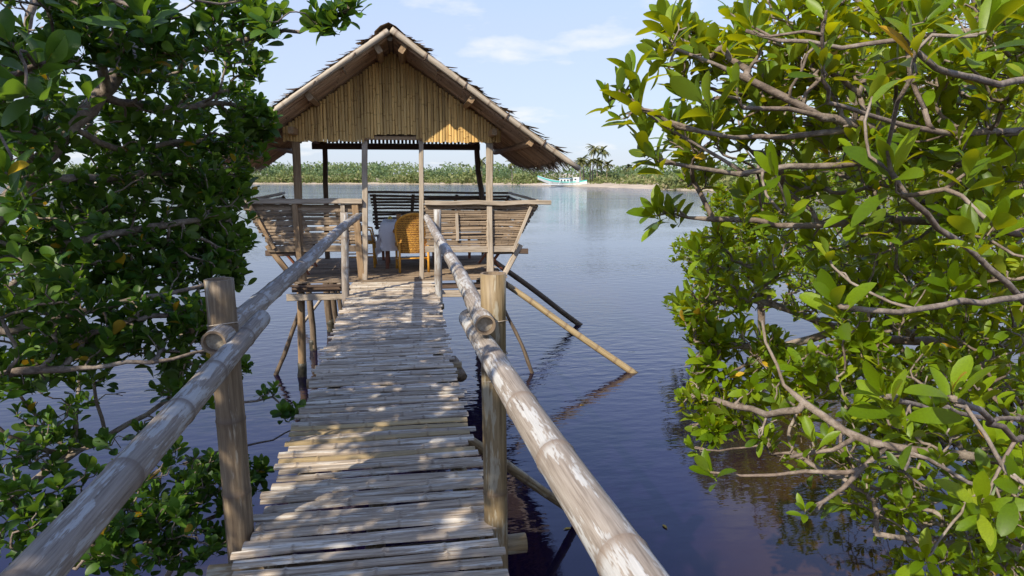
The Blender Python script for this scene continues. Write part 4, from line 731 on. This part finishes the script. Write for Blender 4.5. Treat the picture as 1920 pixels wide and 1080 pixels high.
    {'label': 'mangrove with bright leaves and bare grey limbs hanging over the water, lower right', 'base': (4.0, 4.0, 0), 'mat': 'L', 'leaf': 'long', 'size': 0.104, 'single': 290, 'group': 'mangroves around the footbridge', 'bare': 2.3, 'yellow': 0.008, 'tip': 0.0038, 'limbs': [([(4.3, 3.9, -0.4), (4.1, 3.8, 0.8), (4.0, 3.7, 1.8), (3.9, 3.6, 2.6)], 0.07, 0.03), ([(4.1, 3.8, 0.9), (2.73, 2.34, 1.77), (2.48, 2.29, 1.83), (2.19, 2.29, 1.89), (1.85, 2.3, 1.94), (1.71, 2.33, 1.98), (1.58, 2.47, 2.05), (1.51, 2.6, 2.19), (1.54, 2.73, 2.37)], 0.022, 0.006), ([(1.85, 2.3, 1.94), (1.67, 2.27, 1.86), (1.66, 2.26, 1.82), (1.62, 2.2, 1.74), (1.52, 2.16, 1.72), (1.42, 2.14, 1.79)], 0.012, 0.006), ([(1.67, 2.27, 1.86), (1.52, 2.34, 1.84), (1.45, 2.45, 1.8), (1.33, 2.5, 1.73), (1.21, 2.48, 1.8)], 0.01, 0.005), ([(1.73, 2.33, 1.97), (1.6, 2.34, 1.92), (1.51, 2.4, 1.88)], 0.011, 0.007), ([(4.1, 3.8, 1.2), (2.07, 1.79, 2.12), (1.69, 1.56, 2.27), (1.34, 1.34, 2.44), (1.1, 1.19, 2.55)], 0.013, 0.007), ([(4.1, 3.8, 1.4), (2.13, 1.99, 2.15), (1.59, 1.69, 2.31), (1.32, 1.54, 2.39), (1.1, 1.38, 2.49)], 0.013, 0.006), ([(4.1, 3.8, 0.5), (2.83, 2.56, 1.34), (2.53, 2.51, 1.37), (2.23, 2.46, 1.38), (2.05, 2.4, 1.5), (1.94, 2.42, 1.5)], 0.016, 0.008), ([(4.0, 3.7, 1.9), (2.85, 2.91, 2.18), (2.45, 2.97, 2.18), (2.15, 3.12, 2.21), (1.91, 3.29, 2.36), (1.58, 3.34, 2.36)], 0.02, 0.006), ([(2.15, 3.12, 2.21), (1.85, 3.15, 2.11), (1.58, 3.2, 2.13), (1.45, 3.22, 2.16)], 0.01, 0.005), ([(1.58, 2.47, 2.05), (1.56, 2.76, 1.92), (1.53, 3.06, 1.9), (1.44, 3.13, 1.91)], 0.01, 0.005), ([(4.1, 3.8, 0.8), (2.3, 2.11, 1.8), (2.1, 2.04, 1.85), (1.87, 2.0, 1.98), (1.69, 1.99, 2.06)], 0.013, 0.006)], 'clumps': [((1.5, 3.2, 2.68), 0.12, 8), ((1.51, 3.35, 2.33), 0.113, 10), ((1.73, 3.33, 2.47), 0.239, 29), ((1.94, 3.11, 2.53), 0.266, 18), ((2.19, 2.84, 2.43), 0.325, 25), ((2.45, 2.59, 2.37), 0.281, 21), ((1.57, 3.3, 2.14), 0.118, 10), ((1.71, 3.18, 2.13), 0.232, 29), ((1.52, 3.17, 1.89), 0.126, 16), ((1.79, 3.04, 1.98), 0.226, 23), ((2.06, 2.81, 2.08), 0.275, 25), ((2.27, 2.49, 2.19), 0.295, 21), ((1.55, 3.04, 1.77), 0.112, 10), ((1.75, 2.81, 1.79), 0.175, 8), ((2.02, 2.57, 1.86), 0.211, 14), ((2.15, 2.26, 1.94), 0.232, 14), ((2.14, 2.03, 1.8), 0.156, 8), ((2.05, 2.43, 1.68), 0.136, 6), ((2.27, 2.36, 1.46), 0.204, 10), ((2.05, 2.73, 1.59), 0.175, 6), ((2.51, 2.41, 1.36), 0.211, 14), ((2.19, 3.1, 1.51), 0.169, 8), ((2.59, 2.81, 1.37), 0.292, 18), ((2.74, 2.63, 1.64), 0.25, 18), ((1.44, 3.2, 2.03), 0.082, 5), ((1.42, 3.06, 1.77), 0.08, 5), ((2.95, 2.73, 1.24), 0.292, 12), ((2.74, 2.93, 0.97), 0.338, 10), ((1.38, 3.19, 1.88), 0.06, 3), ((1.45, 3.24, 2.27), 0.071, 5), ((2.23, 2.76, 1.34), 0.155, 5), ((2.92, 2.84, 1.87), 0.292, 14), ((1.1, 1.38, 2.49), 0.0, 1), ((1.1, 1.19, 2.56), 0.0, 1), ((1.21, 1.45, 2.38), 0.0, 1), ((1.21, 2.48, 1.8), 0.0, 1), ((1.42, 2.14, 1.79), 0.0, 1), ((1.49, 1.77, 2.11), 0.0, 1), ((1.51, 1.66, 2.09), 0.0, 1), ((1.48, 1.47, 2.15), 0.0, 1), ((1.77, 1.96, 1.67), 0.0, 1), ((1.11, 1.01, 2.44), 0.0, 1), ((1.51, 2.65, 1.86), 0.0, 1), ((1.57, 2.35, 1.96), 0.0, 1), ((1.68, 2.13, 1.98), 0.0, 1), ((1.35, 2.96, 1.7), 0.0, 1)]},
    {'label': 'sunlit yellow-green mangrove standing farther out behind the right branches', 'base': (6.4, 11.5, 0), 'mat': 'L', 'leaf': 'small', 'size': 0.13, 'single': 0, 'group': 'mangroves around the footbridge', 'bare': 0.1, 'limbs': [([(6.6, 11.6, -0.4), (6.4, 11.5, 1.0), (6.2, 11.6, 2.2), (6.4, 11.8, 3.2)], 0.08, 0.03), ([(6.4, 11.5, 1.0), (5.4, 11.0, 1.6), (5.0, 10.8, 2.0)], 0.04, 0.015), ([(6.2, 11.6, 2.0), (7.4, 12.0, 2.8)], 0.04, 0.015)], 'clumps': [((5.6, 11.2, 1.5), 0.75, 110), ((6.4, 11.6, 2.4), 0.9, 150), ((7.6, 11.8, 2.6), 1.0, 150), ((6.8, 11.0, 1.2), 0.9, 120), ((5.3, 10.8, 1.0), 0.55, 50), ((8.6, 12, 3.0), 1.1, 120), ((8.2, 11.2, 1.4), 1.0, 110), ((9.8, 12, 3.4), 1.2, 120), ((5.2, 11.2, 1.6), 0.65, 120), ((5.9, 11.4, 2.5), 0.7, 140), ((4.95, 11.0, 0.75), 0.5, 60), ((6.6, 11.2, 1.8), 1.0, 200), ((7.4, 11.4, 3.4), 0.9, 120)]},
    {'label': 'shaded mangrove filling the background behind the right branches', 'base': (5.6, 5.2, 0), 'mat': 'L', 'leaf': 'long', 'size': 0.115, 'single': 120, 'group': 'mangroves around the footbridge', 'bare': 1.2, 'tip': 0.004, 'limbs': [([(5.8, 5.2, -0.4), (5.6, 5.2, 1.2), (5.2, 5.2, 2.6), (4.8, 5.2, 4.0), (4.4, 5.2, 5.0)], 0.09, 0.035), ([(5.6, 5.2, 1.0), (4.4, 5.0, 1.6), (3.4, 5.0, 1.8)], 0.04, 0.015), ([(5.3, 5.2, 2.4), (4.2, 5.4, 2.9), (3.4, 5.6, 3.1)], 0.04, 0.015), ([(4.9, 5.2, 3.6), (3.8, 5.2, 4.2), (3.2, 5.2, 4.6)], 0.03, 0.012), ([(5.6, 5.2, 1.2), (6.0, 6.2, 2.6), (6.0, 7.0, 3.6)], 0.05, 0.02)], 'clumps': [((3.49, 4.94, 3.92), 0.609, 105), ((4.05, 4.63, 3.81), 0.664, 125), ((4.41, 4.46, 3.11), 0.586, 112), ((4.02, 4.93, 3.12), 0.633, 112), ((3.53, 4.68, 2.39), 0.488, 84), ((4.01, 4.4, 2.42), 0.547, 112), ((4.03, 3.9, 1.86), 0.503, 84), ((3.61, 4.36, 1.8), 0.508, 98), ((3.06, 4.42, 1.61), 0.352, 50), ((3.57, 3.69, 1.4), 0.481, 61), ((3.41, 4.1, 1.26), 0.337, 36), ((6.2, 7.0, 3.8), 1.2, 117), ((6.0, 6.8, 2.0), 1.2, 117), ((3.66, 3.42, 1.09), 0.263, 28)]}]
def leaf_shape(kind, seed):
    r = random.Random(seed)
    if kind == 'long': prof = [(0.0, 0.018), (0.13, 0.022), (0.26, 0.095), (0.45, 0.155), (0.63, 0.172), (0.82, 0.142), (0.94, 0.075), (1.0, 0.006)]
    elif kind == 'round': prof = [(0.0, 0.02), (0.13, 0.025), (0.28, 0.14), (0.46, 0.225), (0.66, 0.26), (0.84, 0.21), (0.95, 0.12), (1.0, 0.02)]
    else: prof = [(0.0, 0.02), (0.14, 0.03), (0.45, 0.20), (0.72, 0.22), (1.0, 0.01)]
    droop, fold, tw = r.uniform(-0.15, 0.34), r.uniform(0.10, 0.55), r.uniform(-0.5, 0.5); k0 = r.uniform(0.85, 1.12); prof = [(a, w * k0) for a, w in prof]
    V, F = [], []
    for s, w in prof:
        z = -droop * s * s + 0.04 * math.sin(3 * s); a = tw * s
        for k in (-1, 0, 1):
            y, zz = k * w, abs(k) * w * fold; V.append((s, y * math.cos(a) - zz * math.sin(a), z + y * math.sin(a) + zz * math.cos(a)))
    for i in range(len(prof) - 1):
        b = i * 3; F.append((b, b + 3, b + 4, b + 1)); F.append((b + 1, b + 4, b + 5, b + 2))
    return np.array(V), np.array(F)
SPIKE = (np.array([(0, 0.02, 0), (0, -0.012, 0.018), (0, -0.012, -0.018), (0.5, 0.028, 0), (0.5, -0.016, 0.024), (0.5, -0.016, -0.024), (1, 0, 0)], float),)

def grow(cfg):
    """limbs first, then every leaf cluster is joined by a curved twig to the best node of what has grown so far"""
    P, PAR, PL, RAD, TAN = [], [], [], [], []; chains = []
    def add_chain(start, pts, rads, par):
        idx = [start] if start is not None else []
        for p, r in zip(pts, rads):
            q = idx[-1] if idx else -1
            P.append(p); PAR.append(q); RAD.append(r); PL.append((PL[q] + np.linalg.norm(p - P[q])) if q >= 0 else 0.0); idx.append(len(P) - 1)
        chains.append(idx); return idx
    for limb, r0, r1 in cfg['limbs']:
        pts = np.array(limb, float); seg = np.linalg.norm(np.diff(pts, axis=0), axis=1); n = max(4, int(seg.sum() / 0.10)); tt = np.concatenate([[0], np.cumsum(seg)]) / seg.sum()
        # Catmull-like smoothing by dense linear sampling and averaging
        f = np.linspace(0, 1, n); q = np.stack([np.interp(f, tt, pts[:, k]) for k in range(3)], 1)
        for _ in range(3): q[1:-1] = 0.25 * q[:-2] + 0.5 * q[1:-1] + 0.25 * q[2:]
        q[1:-1] += RNG.normal(0, 0.006, q[1:-1].shape); rr = r0 + (r1 - r0) * f
        if P:
            d = np.linalg.norm(np.array(P) - q[0], axis=1); s = int(d.argmin())
            if d[s] > 0.02 and d[s] < 2.5 : add_chain(s, list(q), list(rr), None)
            elif d[s] <= 0.02: add_chain(s, list(q[1:]), list(rr[1:]), None)
            else: add_chain(None, list(q), list(rr), None)
        else: add_chain(None, list(q), list(rr), None)
    nl = len(P); targets = []
    for (c, rad, n) in cfg['clumps']:
        c = np.array(c); k = n + int(n * cfg.get('bare', 0.35))
        for i in range(k):
            v = RNG.normal(0, 1, 3); v /= np.linalg.norm(v); rr = RNG.uniform(0.15, 1.0) ** 0.5 if n > 1 else 0.0
            p = c + v * rr * np.array([rad, rad, rad * 0.8])
            if p[2] > 0.12: targets.append((p, i < n))
    PA = np.array(P)
    targets.sort(key=lambda g: np.linalg.norm(PA - g[0], axis=1).min())
    cap = nl + len(targets) * 40; A = np.zeros((cap, 3)); A[:nl] = PA; LN = np.zeros(cap); LN[:nl] = PL; cnt = nl; ends = []
    for p, leafy in targets:
        d = np.linalg.norm(A[:cnt] - p, axis=1); cost = d + 0.25 * LN[:cnt] + np.where(d < 0.05, 0.5, 0); s = int(cost.argmin()); a = A[s]; L = d[s]
        if L < 0.03: continue
        n = int(min(24, max(3, L / 0.055))); f = np.linspace(0, 1, n + 1)[1:, None]
        par = PAR[s]; tang = (A[s] - A[par]) if par >= 0 else np.array([0, 0, 1.0]); tn = np.linalg.norm(tang); tang = tang / tn if tn > 1e-6 else np.array([0, 0, 1.0])
        d2 = np.array([0, 0, 1.0]) * 0.45 + (p - a) / L * 0.8
        c1 = a + (tang * 0.55 + (p - a) / L * 0.6) * L * 0.33 + RNG.normal(0, 0.08, 3) * L; c2 = p - d2 * L * 0.33 + RNG.normal(0, 0.07, 3) * L
        q = (1 - f) ** 3 * a + 3 * (1 - f) ** 2 * f * c1 + 3 * (1 - f) * f * f * c2 + f ** 3 * p
        q[:-1] += RNG.normal(0, 0.006, q[:-1].shape)
        if not leafy: q = q[:max(2, int(n * RNG.uniform(0.5, 0.95)))]
        idx = add_chain(s, list(q), [0.0] * len(q), None); m = len(q); A[cnt:cnt + m] = q; LN[cnt:cnt + m] = PL[-m:]; cnt += m
        if leafy: ends.append((idx[-1], idx[-2]))
    N = len(P); load = np.zeros(N)
    for e, _ in ends: load[e] += 1
    leaves_at = set(e for e, _ in ends)
    kids = np.zeros(N, int)
    for i in range(N):
        if PAR[i] >= 0: kids[PAR[i]] += 1
    for i in range(N):
        if kids[i] == 0 and i not in leaves_at: load[i] += 0.45
    for i in range(N - 1, -1, -1):
        if PAR[i] >= 0: load[PAR[i]] += load[i]
    tip = cfg.get('tip', 0.0036); rad = np.array([max(RAD[i], min(0.022, tip * max(load[i], 0.4) ** 0.35)) for i in range(N)])
    return np.array(P), PAR, rad, chains, ends

def tree(cfg):
    base = Vector(cfg['base'])
    t = thing('mangrove_tree', base, cfg['label'], 'tree', cfg['group'])
    P, PAR, rad, chains, ends = grow(cfg)
    V, F = [], []
    for ch in chains:
        if len(ch) < 2: continue
        rr = [rad[i] for i in ch]
        rr[0] = min(rr[0], rr[1] * 1.25) if PAR[ch[1]] == ch[0] and len(V) else rr[0]
        v, f = tube_data([P[i] for i in ch], rr, 7 if max(rr) > 0.012 else 5, max(rr) > 0.008)
        o = len(V); V += v; F += [tuple(k + o for k in g) for g in f]
    put('trunk', mesh('trunk', V, F, BARK, smooth=True), t)
    # leaves in whorls at the twig ends
    kind = cfg['leaf']; shapes = [leaf_shape(kind, 50 + i) for i in range(11)]; size = cfg['size']
    recs = []
    for e, q in ends:
        a = P[e] - P[q]; a = a / (np.linalg.norm(a) + 1e-9) * 0.55 + np.array([-0.12, -0.12, 0.75]) + RNG.normal(0, 0.22, 3); a /= np.linalg.norm(a)
        u = np.cross(a, [0.3, 0.5, 0.81]); u /= np.linalg.norm(u); v = np.cross(a, u); n = int(RNG.integers(5, 10)); ph = RNG.uniform(0, 6.28); base_s = size * RNG.uniform(0.7, 1.25)
        for i in range(n):
            th = R(14) + (R(70) - R(14)) * (i / max(1, n - 1)) + RNG.normal(0, 0.12); az = ph + i * 2.39996 + RNG.normal(0, 0.2)
            d = math.cos(th) * a + math.sin(th) * (math.cos(az) * u + math.sin(az) * v); nn = a - d * (a @ d) + RNG.normal(0, 0.12, 3); nn -= d * (nn @ d); nn /= np.linalg.norm(nn)
            recs.append((P[e] - a * 0.010 * i, d, np.cross(nn, d), nn, base_s * (0.62 + 0.38 * min(1, (i + 1) / 3)) * RNG.uniform(0.85, 1.12), RNG.integers(0, 11), RNG.random(), RNG.random() < cfg.get('yellow', 0.012), 0))
        recs.append((P[e], a, u, v, base_s * 0.5, -1, RNG.random(), False, 1))
    mats = [cfg['mat'], LEAF_Y, BUD]
    # the leaves that show largest become parts of their own
    def shown(rec):
        d = Vector(rec[0]) - CAM_LOC; z = d.dot(VIEW)
        if z < 0.3: return -1
        x = d.dot(Vector((math.cos(R(8.89)), -math.sin(R(8.89)), 0))) / z; y = (d - VIEW * z).z / z
        if abs(x) > 0.76 or abs(y) > 0.45: return -1
        return rec[4] / z
    order = sorted([i for i, r_ in enumerate(recs) if r_[8] == 0], key=lambda i: -shown(recs[i])); single = set(i for i in order[:cfg.get('single', 0)] if shown(recs[i]) > 0.0075)
    if single:
        lm = {}
        for k, (lv, lf) in enumerate(shapes):
            for c in (0, 1): lm[k, c] = quads_mesh('leaf', lv, lf, mats[c])
        for i in sorted(single):
            p, x, y, z, s, k, ti, yel, _ = recs[i]
            m = Matrix(((x[0] * s, y[0] * s, z[0] * s, p[0]), (x[1] * s, y[1] * s, z[1] * s, p[1]), (x[2] * s, y[2] * s, z[2] * s, p[2]), (0, 0, 0, 1)))
            put('leaf', lm[int(k), 1 if yel else 0], t, m)
    V, F, I, T = [], [], [], []; off = 0
    sv = SPIKE[0]; sf = np.array([(0, 1, 4, 3), (1, 2, 5, 4), (2, 0, 3, 5), (3, 4, 6, 6), (4, 5, 6, 6), (5, 3, 6, 6)])
    sf = np.array([(0, 1, 4, 3), (1, 2, 5, 4), (2, 0, 3, 5)])
    for i, (p, x, y, z, s, k, ti, yel, bud) in enumerate(recs):
        if i in single: continue
        lv, lf = (sv, sf) if bud else shapes[int(k)]
        V.append(p + s * (lv[:, :1] * x + lv[:, 1:2] * y + lv[:, 2:] * z)); F.append(lf + off); off += len(lv); I += [2 if bud else (1 if yel else 0)] * len(lf); T += [ti] * len(lf)
    o = put('foliage', quads_mesh('foliage', np.concatenate(V), np.concatenate(F), mats, I, True, T), t); o['kind'] = 'stuff'
    return len(recs)
for cfg in TREES:
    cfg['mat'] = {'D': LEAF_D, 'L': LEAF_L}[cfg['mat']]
    tree(cfg)

# ------------------------------------------------------------------ far shore: thicket, palms, boat
def thicket():
    r = np.random.default_rng(11); V, F, T, I = [], [], [], []; off = 0
    def bush(c, rx, rz, n, tone, mi):
        nonlocal off
        d = r.normal(0, 1, (n, 3)); d /= np.linalg.norm(d, axis=1)[:, None]; rad = r.uniform(0.55, 1.0, n)[:, None]; p = c + d * rad * np.array([rx, rx, rz]); p[:, 2] = np.maximum(p[:, 2], 0.15)
        s = r.uniform(0.16, 0.34, n)[:, None] * rx ** 0.6; u = r.normal(0, 1, (n, 3)); u /= np.linalg.norm(u, axis=1)[:, None]; w = np.cross(u, d + r.normal(0, 0.4, (n, 3))); w /= np.linalg.norm(w, axis=1)[:, None]
        q = np.stack([p - u * s, p + w * s * 0.7, p + u * s, p - w * s * 0.7], 1).reshape(-1, 3); V.append(q); F.append(np.arange(4 * n).reshape(n, 4) + off); off += 4 * n
        T.append(np.clip(tone + r.normal(0, 0.10, n), 0, 0.99)); I.append(np.full(n, mi))
    for t in np.arange(1.3, 11.2, 0.006):
        p, nn = shore_pt(t), shore_nrm(t); sandy = 5.25 < t < 7.4
        hv = 0.75 + 0.55 * math.sin(t * 9.1) * math.sin(t * 23.7 + 1.0) + r.uniform(-0.15, 0.35)
        for k in range(2):
            d = r.uniform(3, 14) if not sandy else r.uniform(9, 26); h = r.uniform(1.2, 2.4) * (1.0 if not sandy else 0.9) * max(0.45, hv) * 0.9; c = np.array([p.x + nn.x * d + r.normal(0, 1.5), p.y + nn.y * d + r.normal(0, 1.5), h * 0.75])
            if sandy and r.random() < 0.6: continue
            bush(c, h * r.uniform(0.9, 1.5), h, 34, r.uniform(0.3, 0.9), 0)
        if r.random() < 0.75:
            d = r.uniform(16, 55); h = r.uniform(1.6, 3.4) * (0.8 if sandy else 1.0) * max(0.5, hv) * 0.92; bush(np.array([p.x + nn.x * d, p.y + nn.y * d, 2.0 + h * 0.6]), h * 1.2, h, 40, r.uniform(0.2, 0.8), 1)
        if r.random() < (0.5 if t < 4.3 else 0.12):
            d = r.uniform(60, 150); h = r.uniform(2.2, 4.2); bush(np.array([p.x + nn.x * d, p.y + nn.y * d, 3.2 + h * 0.5 + d * 0.012]), h * 1.2, h, 40, r.uniform(0.1, 0.5), 1)
    o = put('mangrove_thicket', quads_mesh('mangrove_thicket', np.concatenate(V), np.concatenate(F), [FAR, FARG], np.concatenate(I), False, np.concatenate(T)))
    o['kind'] = 'stuff'; o['label'] = 'low green mangrove thicket along the far shore'; o['category'] = 'thicket'
thicket()
def palm(x, y, h, label, seed, lean=0.0):
    r = random.Random(seed); t = thing('coconut_palm', (x, y, 0.8), label, 'palm tree', 'coconut palms on the far shore')
    pts = [(x + lean * (k / 6) ** 2, y, 0.8 + (h - 0.8) * k / 6) for k in range(7)]; V, F = tube_data(pts, [0.22 - 0.02 * k for k in range(7)], 6); put('trunk', mesh('trunk', V, F, BARK, smooth=True), t)
    top = Vector(pts[-1]); V, F, T = [], [], []
    for i in range(24):
        az = i * 2.4 + r.uniform(-.3, .3); el = r.uniform(-0.5, 1.2); L = r.uniform(2.2, 3.2) * (h / 10) ** 0.4; d = Vector((math.cos(az), math.sin(az), 0)); p = top.copy(); v = d * math.cos(el) + Vector((0, 0, math.sin(el))); n = 7
        for k in range(n):
            q = p + v * L / n; v = (v + Vector((0, 0, -0.23))).normalized(); s = d.cross(Vector((0, 0, 1))); w = 0.55 * math.sin(math.pi * (k + 0.8) / (n + 0.6))
            for sg in (-1, 1):
                o = len(V); V += [p, q, q + s * sg * w + Vector((0, 0, -0.35 * w)) + v * 0.3, p + s * sg * w * 0.55 + Vector((0, 0, -0.3 * w)) + v * 0.1]; F.append((o, o + 1, o + 2, o + 3)); T.append(r.random())
            p = q
    put('crown', quads_mesh('crown', np.array([tuple(q) for q in V]), np.array(F), PALMF, None, False, T), t)
PALMS = [(56.4, 203, 10.9, 'tallest coconut palm on the far shore, right of the roof pole', 0.4), (59.4, 204, 10.4, 'tall palm just right of the tallest far palm', 0.3),
         (53.4, 202, 7.7, 'medium palm just left of the tallest far palm', -0.4), (51.6, 199, 6.9, 'leftmost short palm of the far palm cluster', -0.3), (55.4, 202, 7.0, 'short palm below the crown of the tallest far palm', 0.2),
         (57.8, 203, 7.0, 'short palm under the two tallest far palms', 0.2), (60.5, 202, 6.2, 'low palm at the right end of the far palm cluster', 0.3), (68.2, 205, 5.6, 'lone low palm right of the far palm cluster', 0.2),
         (37.0, 236, 7.2, 'far palm seen below the right eave of the roof', -0.3), (27.2, 242, 8.0, 'far palm seen beside the curved rear post', -0.2)]
for i, (x, y, h, lab, ln) in enumerate(PALMS): palm(x, y, h, lab, 40 + i, ln)
def boat():
    A, B = Vector((41.6, 207, 0)), Vector((47.7, 181.5, 0)); A = Vector((38.8, 199.0, 0)); B = Vector((51.2, 190.0, 0)); ax = (B - A).normalized(); L = (B - A).length; sd = Vector((-ax.y, ax.x, 0)); c = (A + B) / 2
    t = thing('outrigger_boat', c, 'white and turquoise outrigger fishing boat beached on the far shore', 'boat')
    def W(u, s, z): return A + ax * u + sd * s + Vector((0, 0, z))
    st = np.linspace(0, 1, 15); V, F, I = [], [], []
    for f in st:
        sheer = 1.1 + 1.9 * (1 - f) ** 3 + 0.7 * f ** 4; keel = 0.1 + 1.9 * max(0, 0.28 - f) / 0.28 * 0.9 + 0.5 * max(0, f - 0.85) / 0.15; hw = 0.95 * math.sin(math.pi * min(1, 0.04 + f * 0.96)) ** 0.6 + 0.05
        for s, z in ((-hw, sheer), (-hw * 0.9, keel + (sheer - keel) * 0.72), (-hw * 0.5, keel + 0.2), (0, keel), (hw * 0.5, keel + 0.2), (hw * 0.9, keel + (sheer - keel) * 0.72), (hw, sheer)): V.append(W(f * L, s, z))
    for i in range(14):
        for k in range(6): F.append((i * 7 + k, i * 7 + k + 1, i * 7 + k + 8, i * 7 + k + 7)); I.append(1 if k in (0, 5) else 0)
        F.append((i * 7, i * 7 + 6, i * 7 + 13, i * 7 + 7)); I.append(0)
    put('hull', mesh('hull', V, F, [WHITEP, TURQ], I), t)
    def box(name, u0, u1, s, z0, z1, mat):
        v, f = box_data(0, u1 - u0, -s, s, z0, z1, 0.02); v = [W(u0 + p[0], p[1], p[2]) for p in v]; return put(name, mesh(name, v, f, mat), t)
    box('cabin', 7.2, 10.4, 0.8, 1.1, 2.0, WHITEP); box('awning', 6.9, 10.9, 0.95, 2.1, 2.25, BLUEP); box('wheelhouse', 11.4, 13.2, 0.7, 1.1, 2.5, WHITEP)
    for u in (7.6, 8.6, 9.6): box('window', u, u + 0.5, 0.83, 1.35, 1.8, DARKP)
    box('window', 11.8, 12.4, 0.74, 1.7, 2.1, DARKP)
    for u, h in ((7.0, 4.6), (10.9, 3.6)): v, f = tube_data([W(u, 0, 1), W(u, 0, h)], [0.07, 0.05], 6); put('mast', mesh('mast', v, f, WHITEP), t)
    for s in (-1, 1):
        v, f = tube_data([W(3.0, s * 3.4, 0.5), W(8, s * 3.4, 0.32), W(13.5, s * 3.4, 0.4)], [0.1] * 3, 6); put('outrigger', mesh('outrigger', v, f, WHITEP), t)
        for u in (5, 8, 11): v, f = tube_data([W(u, 0, 1.3), W(u, s * 2.2, 1.3), W(u, s * 3.4, 0.4)], [0.07] * 3, 6); put('outrigger_arm', mesh('outrigger_arm', v, f, WHITEP), t)
boat()

# ------------------------------------------------------------------ leaves adrift
DRIFT = [(1.27, 5.30, 'yellowing leaf afloat right of the footbridge handrail'), (2.16, 5.17, 'pale leaf afloat on open dark water below the right mangrove'), (2.30, 8.4, 'pinkish leaf afloat near the end of the long bamboo prop'), (-2.25, 5.55, 'brown leaf afloat among the branches left of the footbridge')]
dm = []
for i, (x, y, lab) in enumerate(DRIFT):
    lv, lf = leaf_shape('long', 900 + i); lv = lv * np.array([0.085, 0.085, 0.03])
    o = put('floating_leaf', quads_mesh('floating_leaf', lv, lf, LEAF_Y), None, Matrix.Translation((x, y, 0.008)) @ Matrix.Rotation(1.3 * i + 0.4, 4, 'Z')); tag(o, lab, 'leaf', 'leaves adrift on the water')
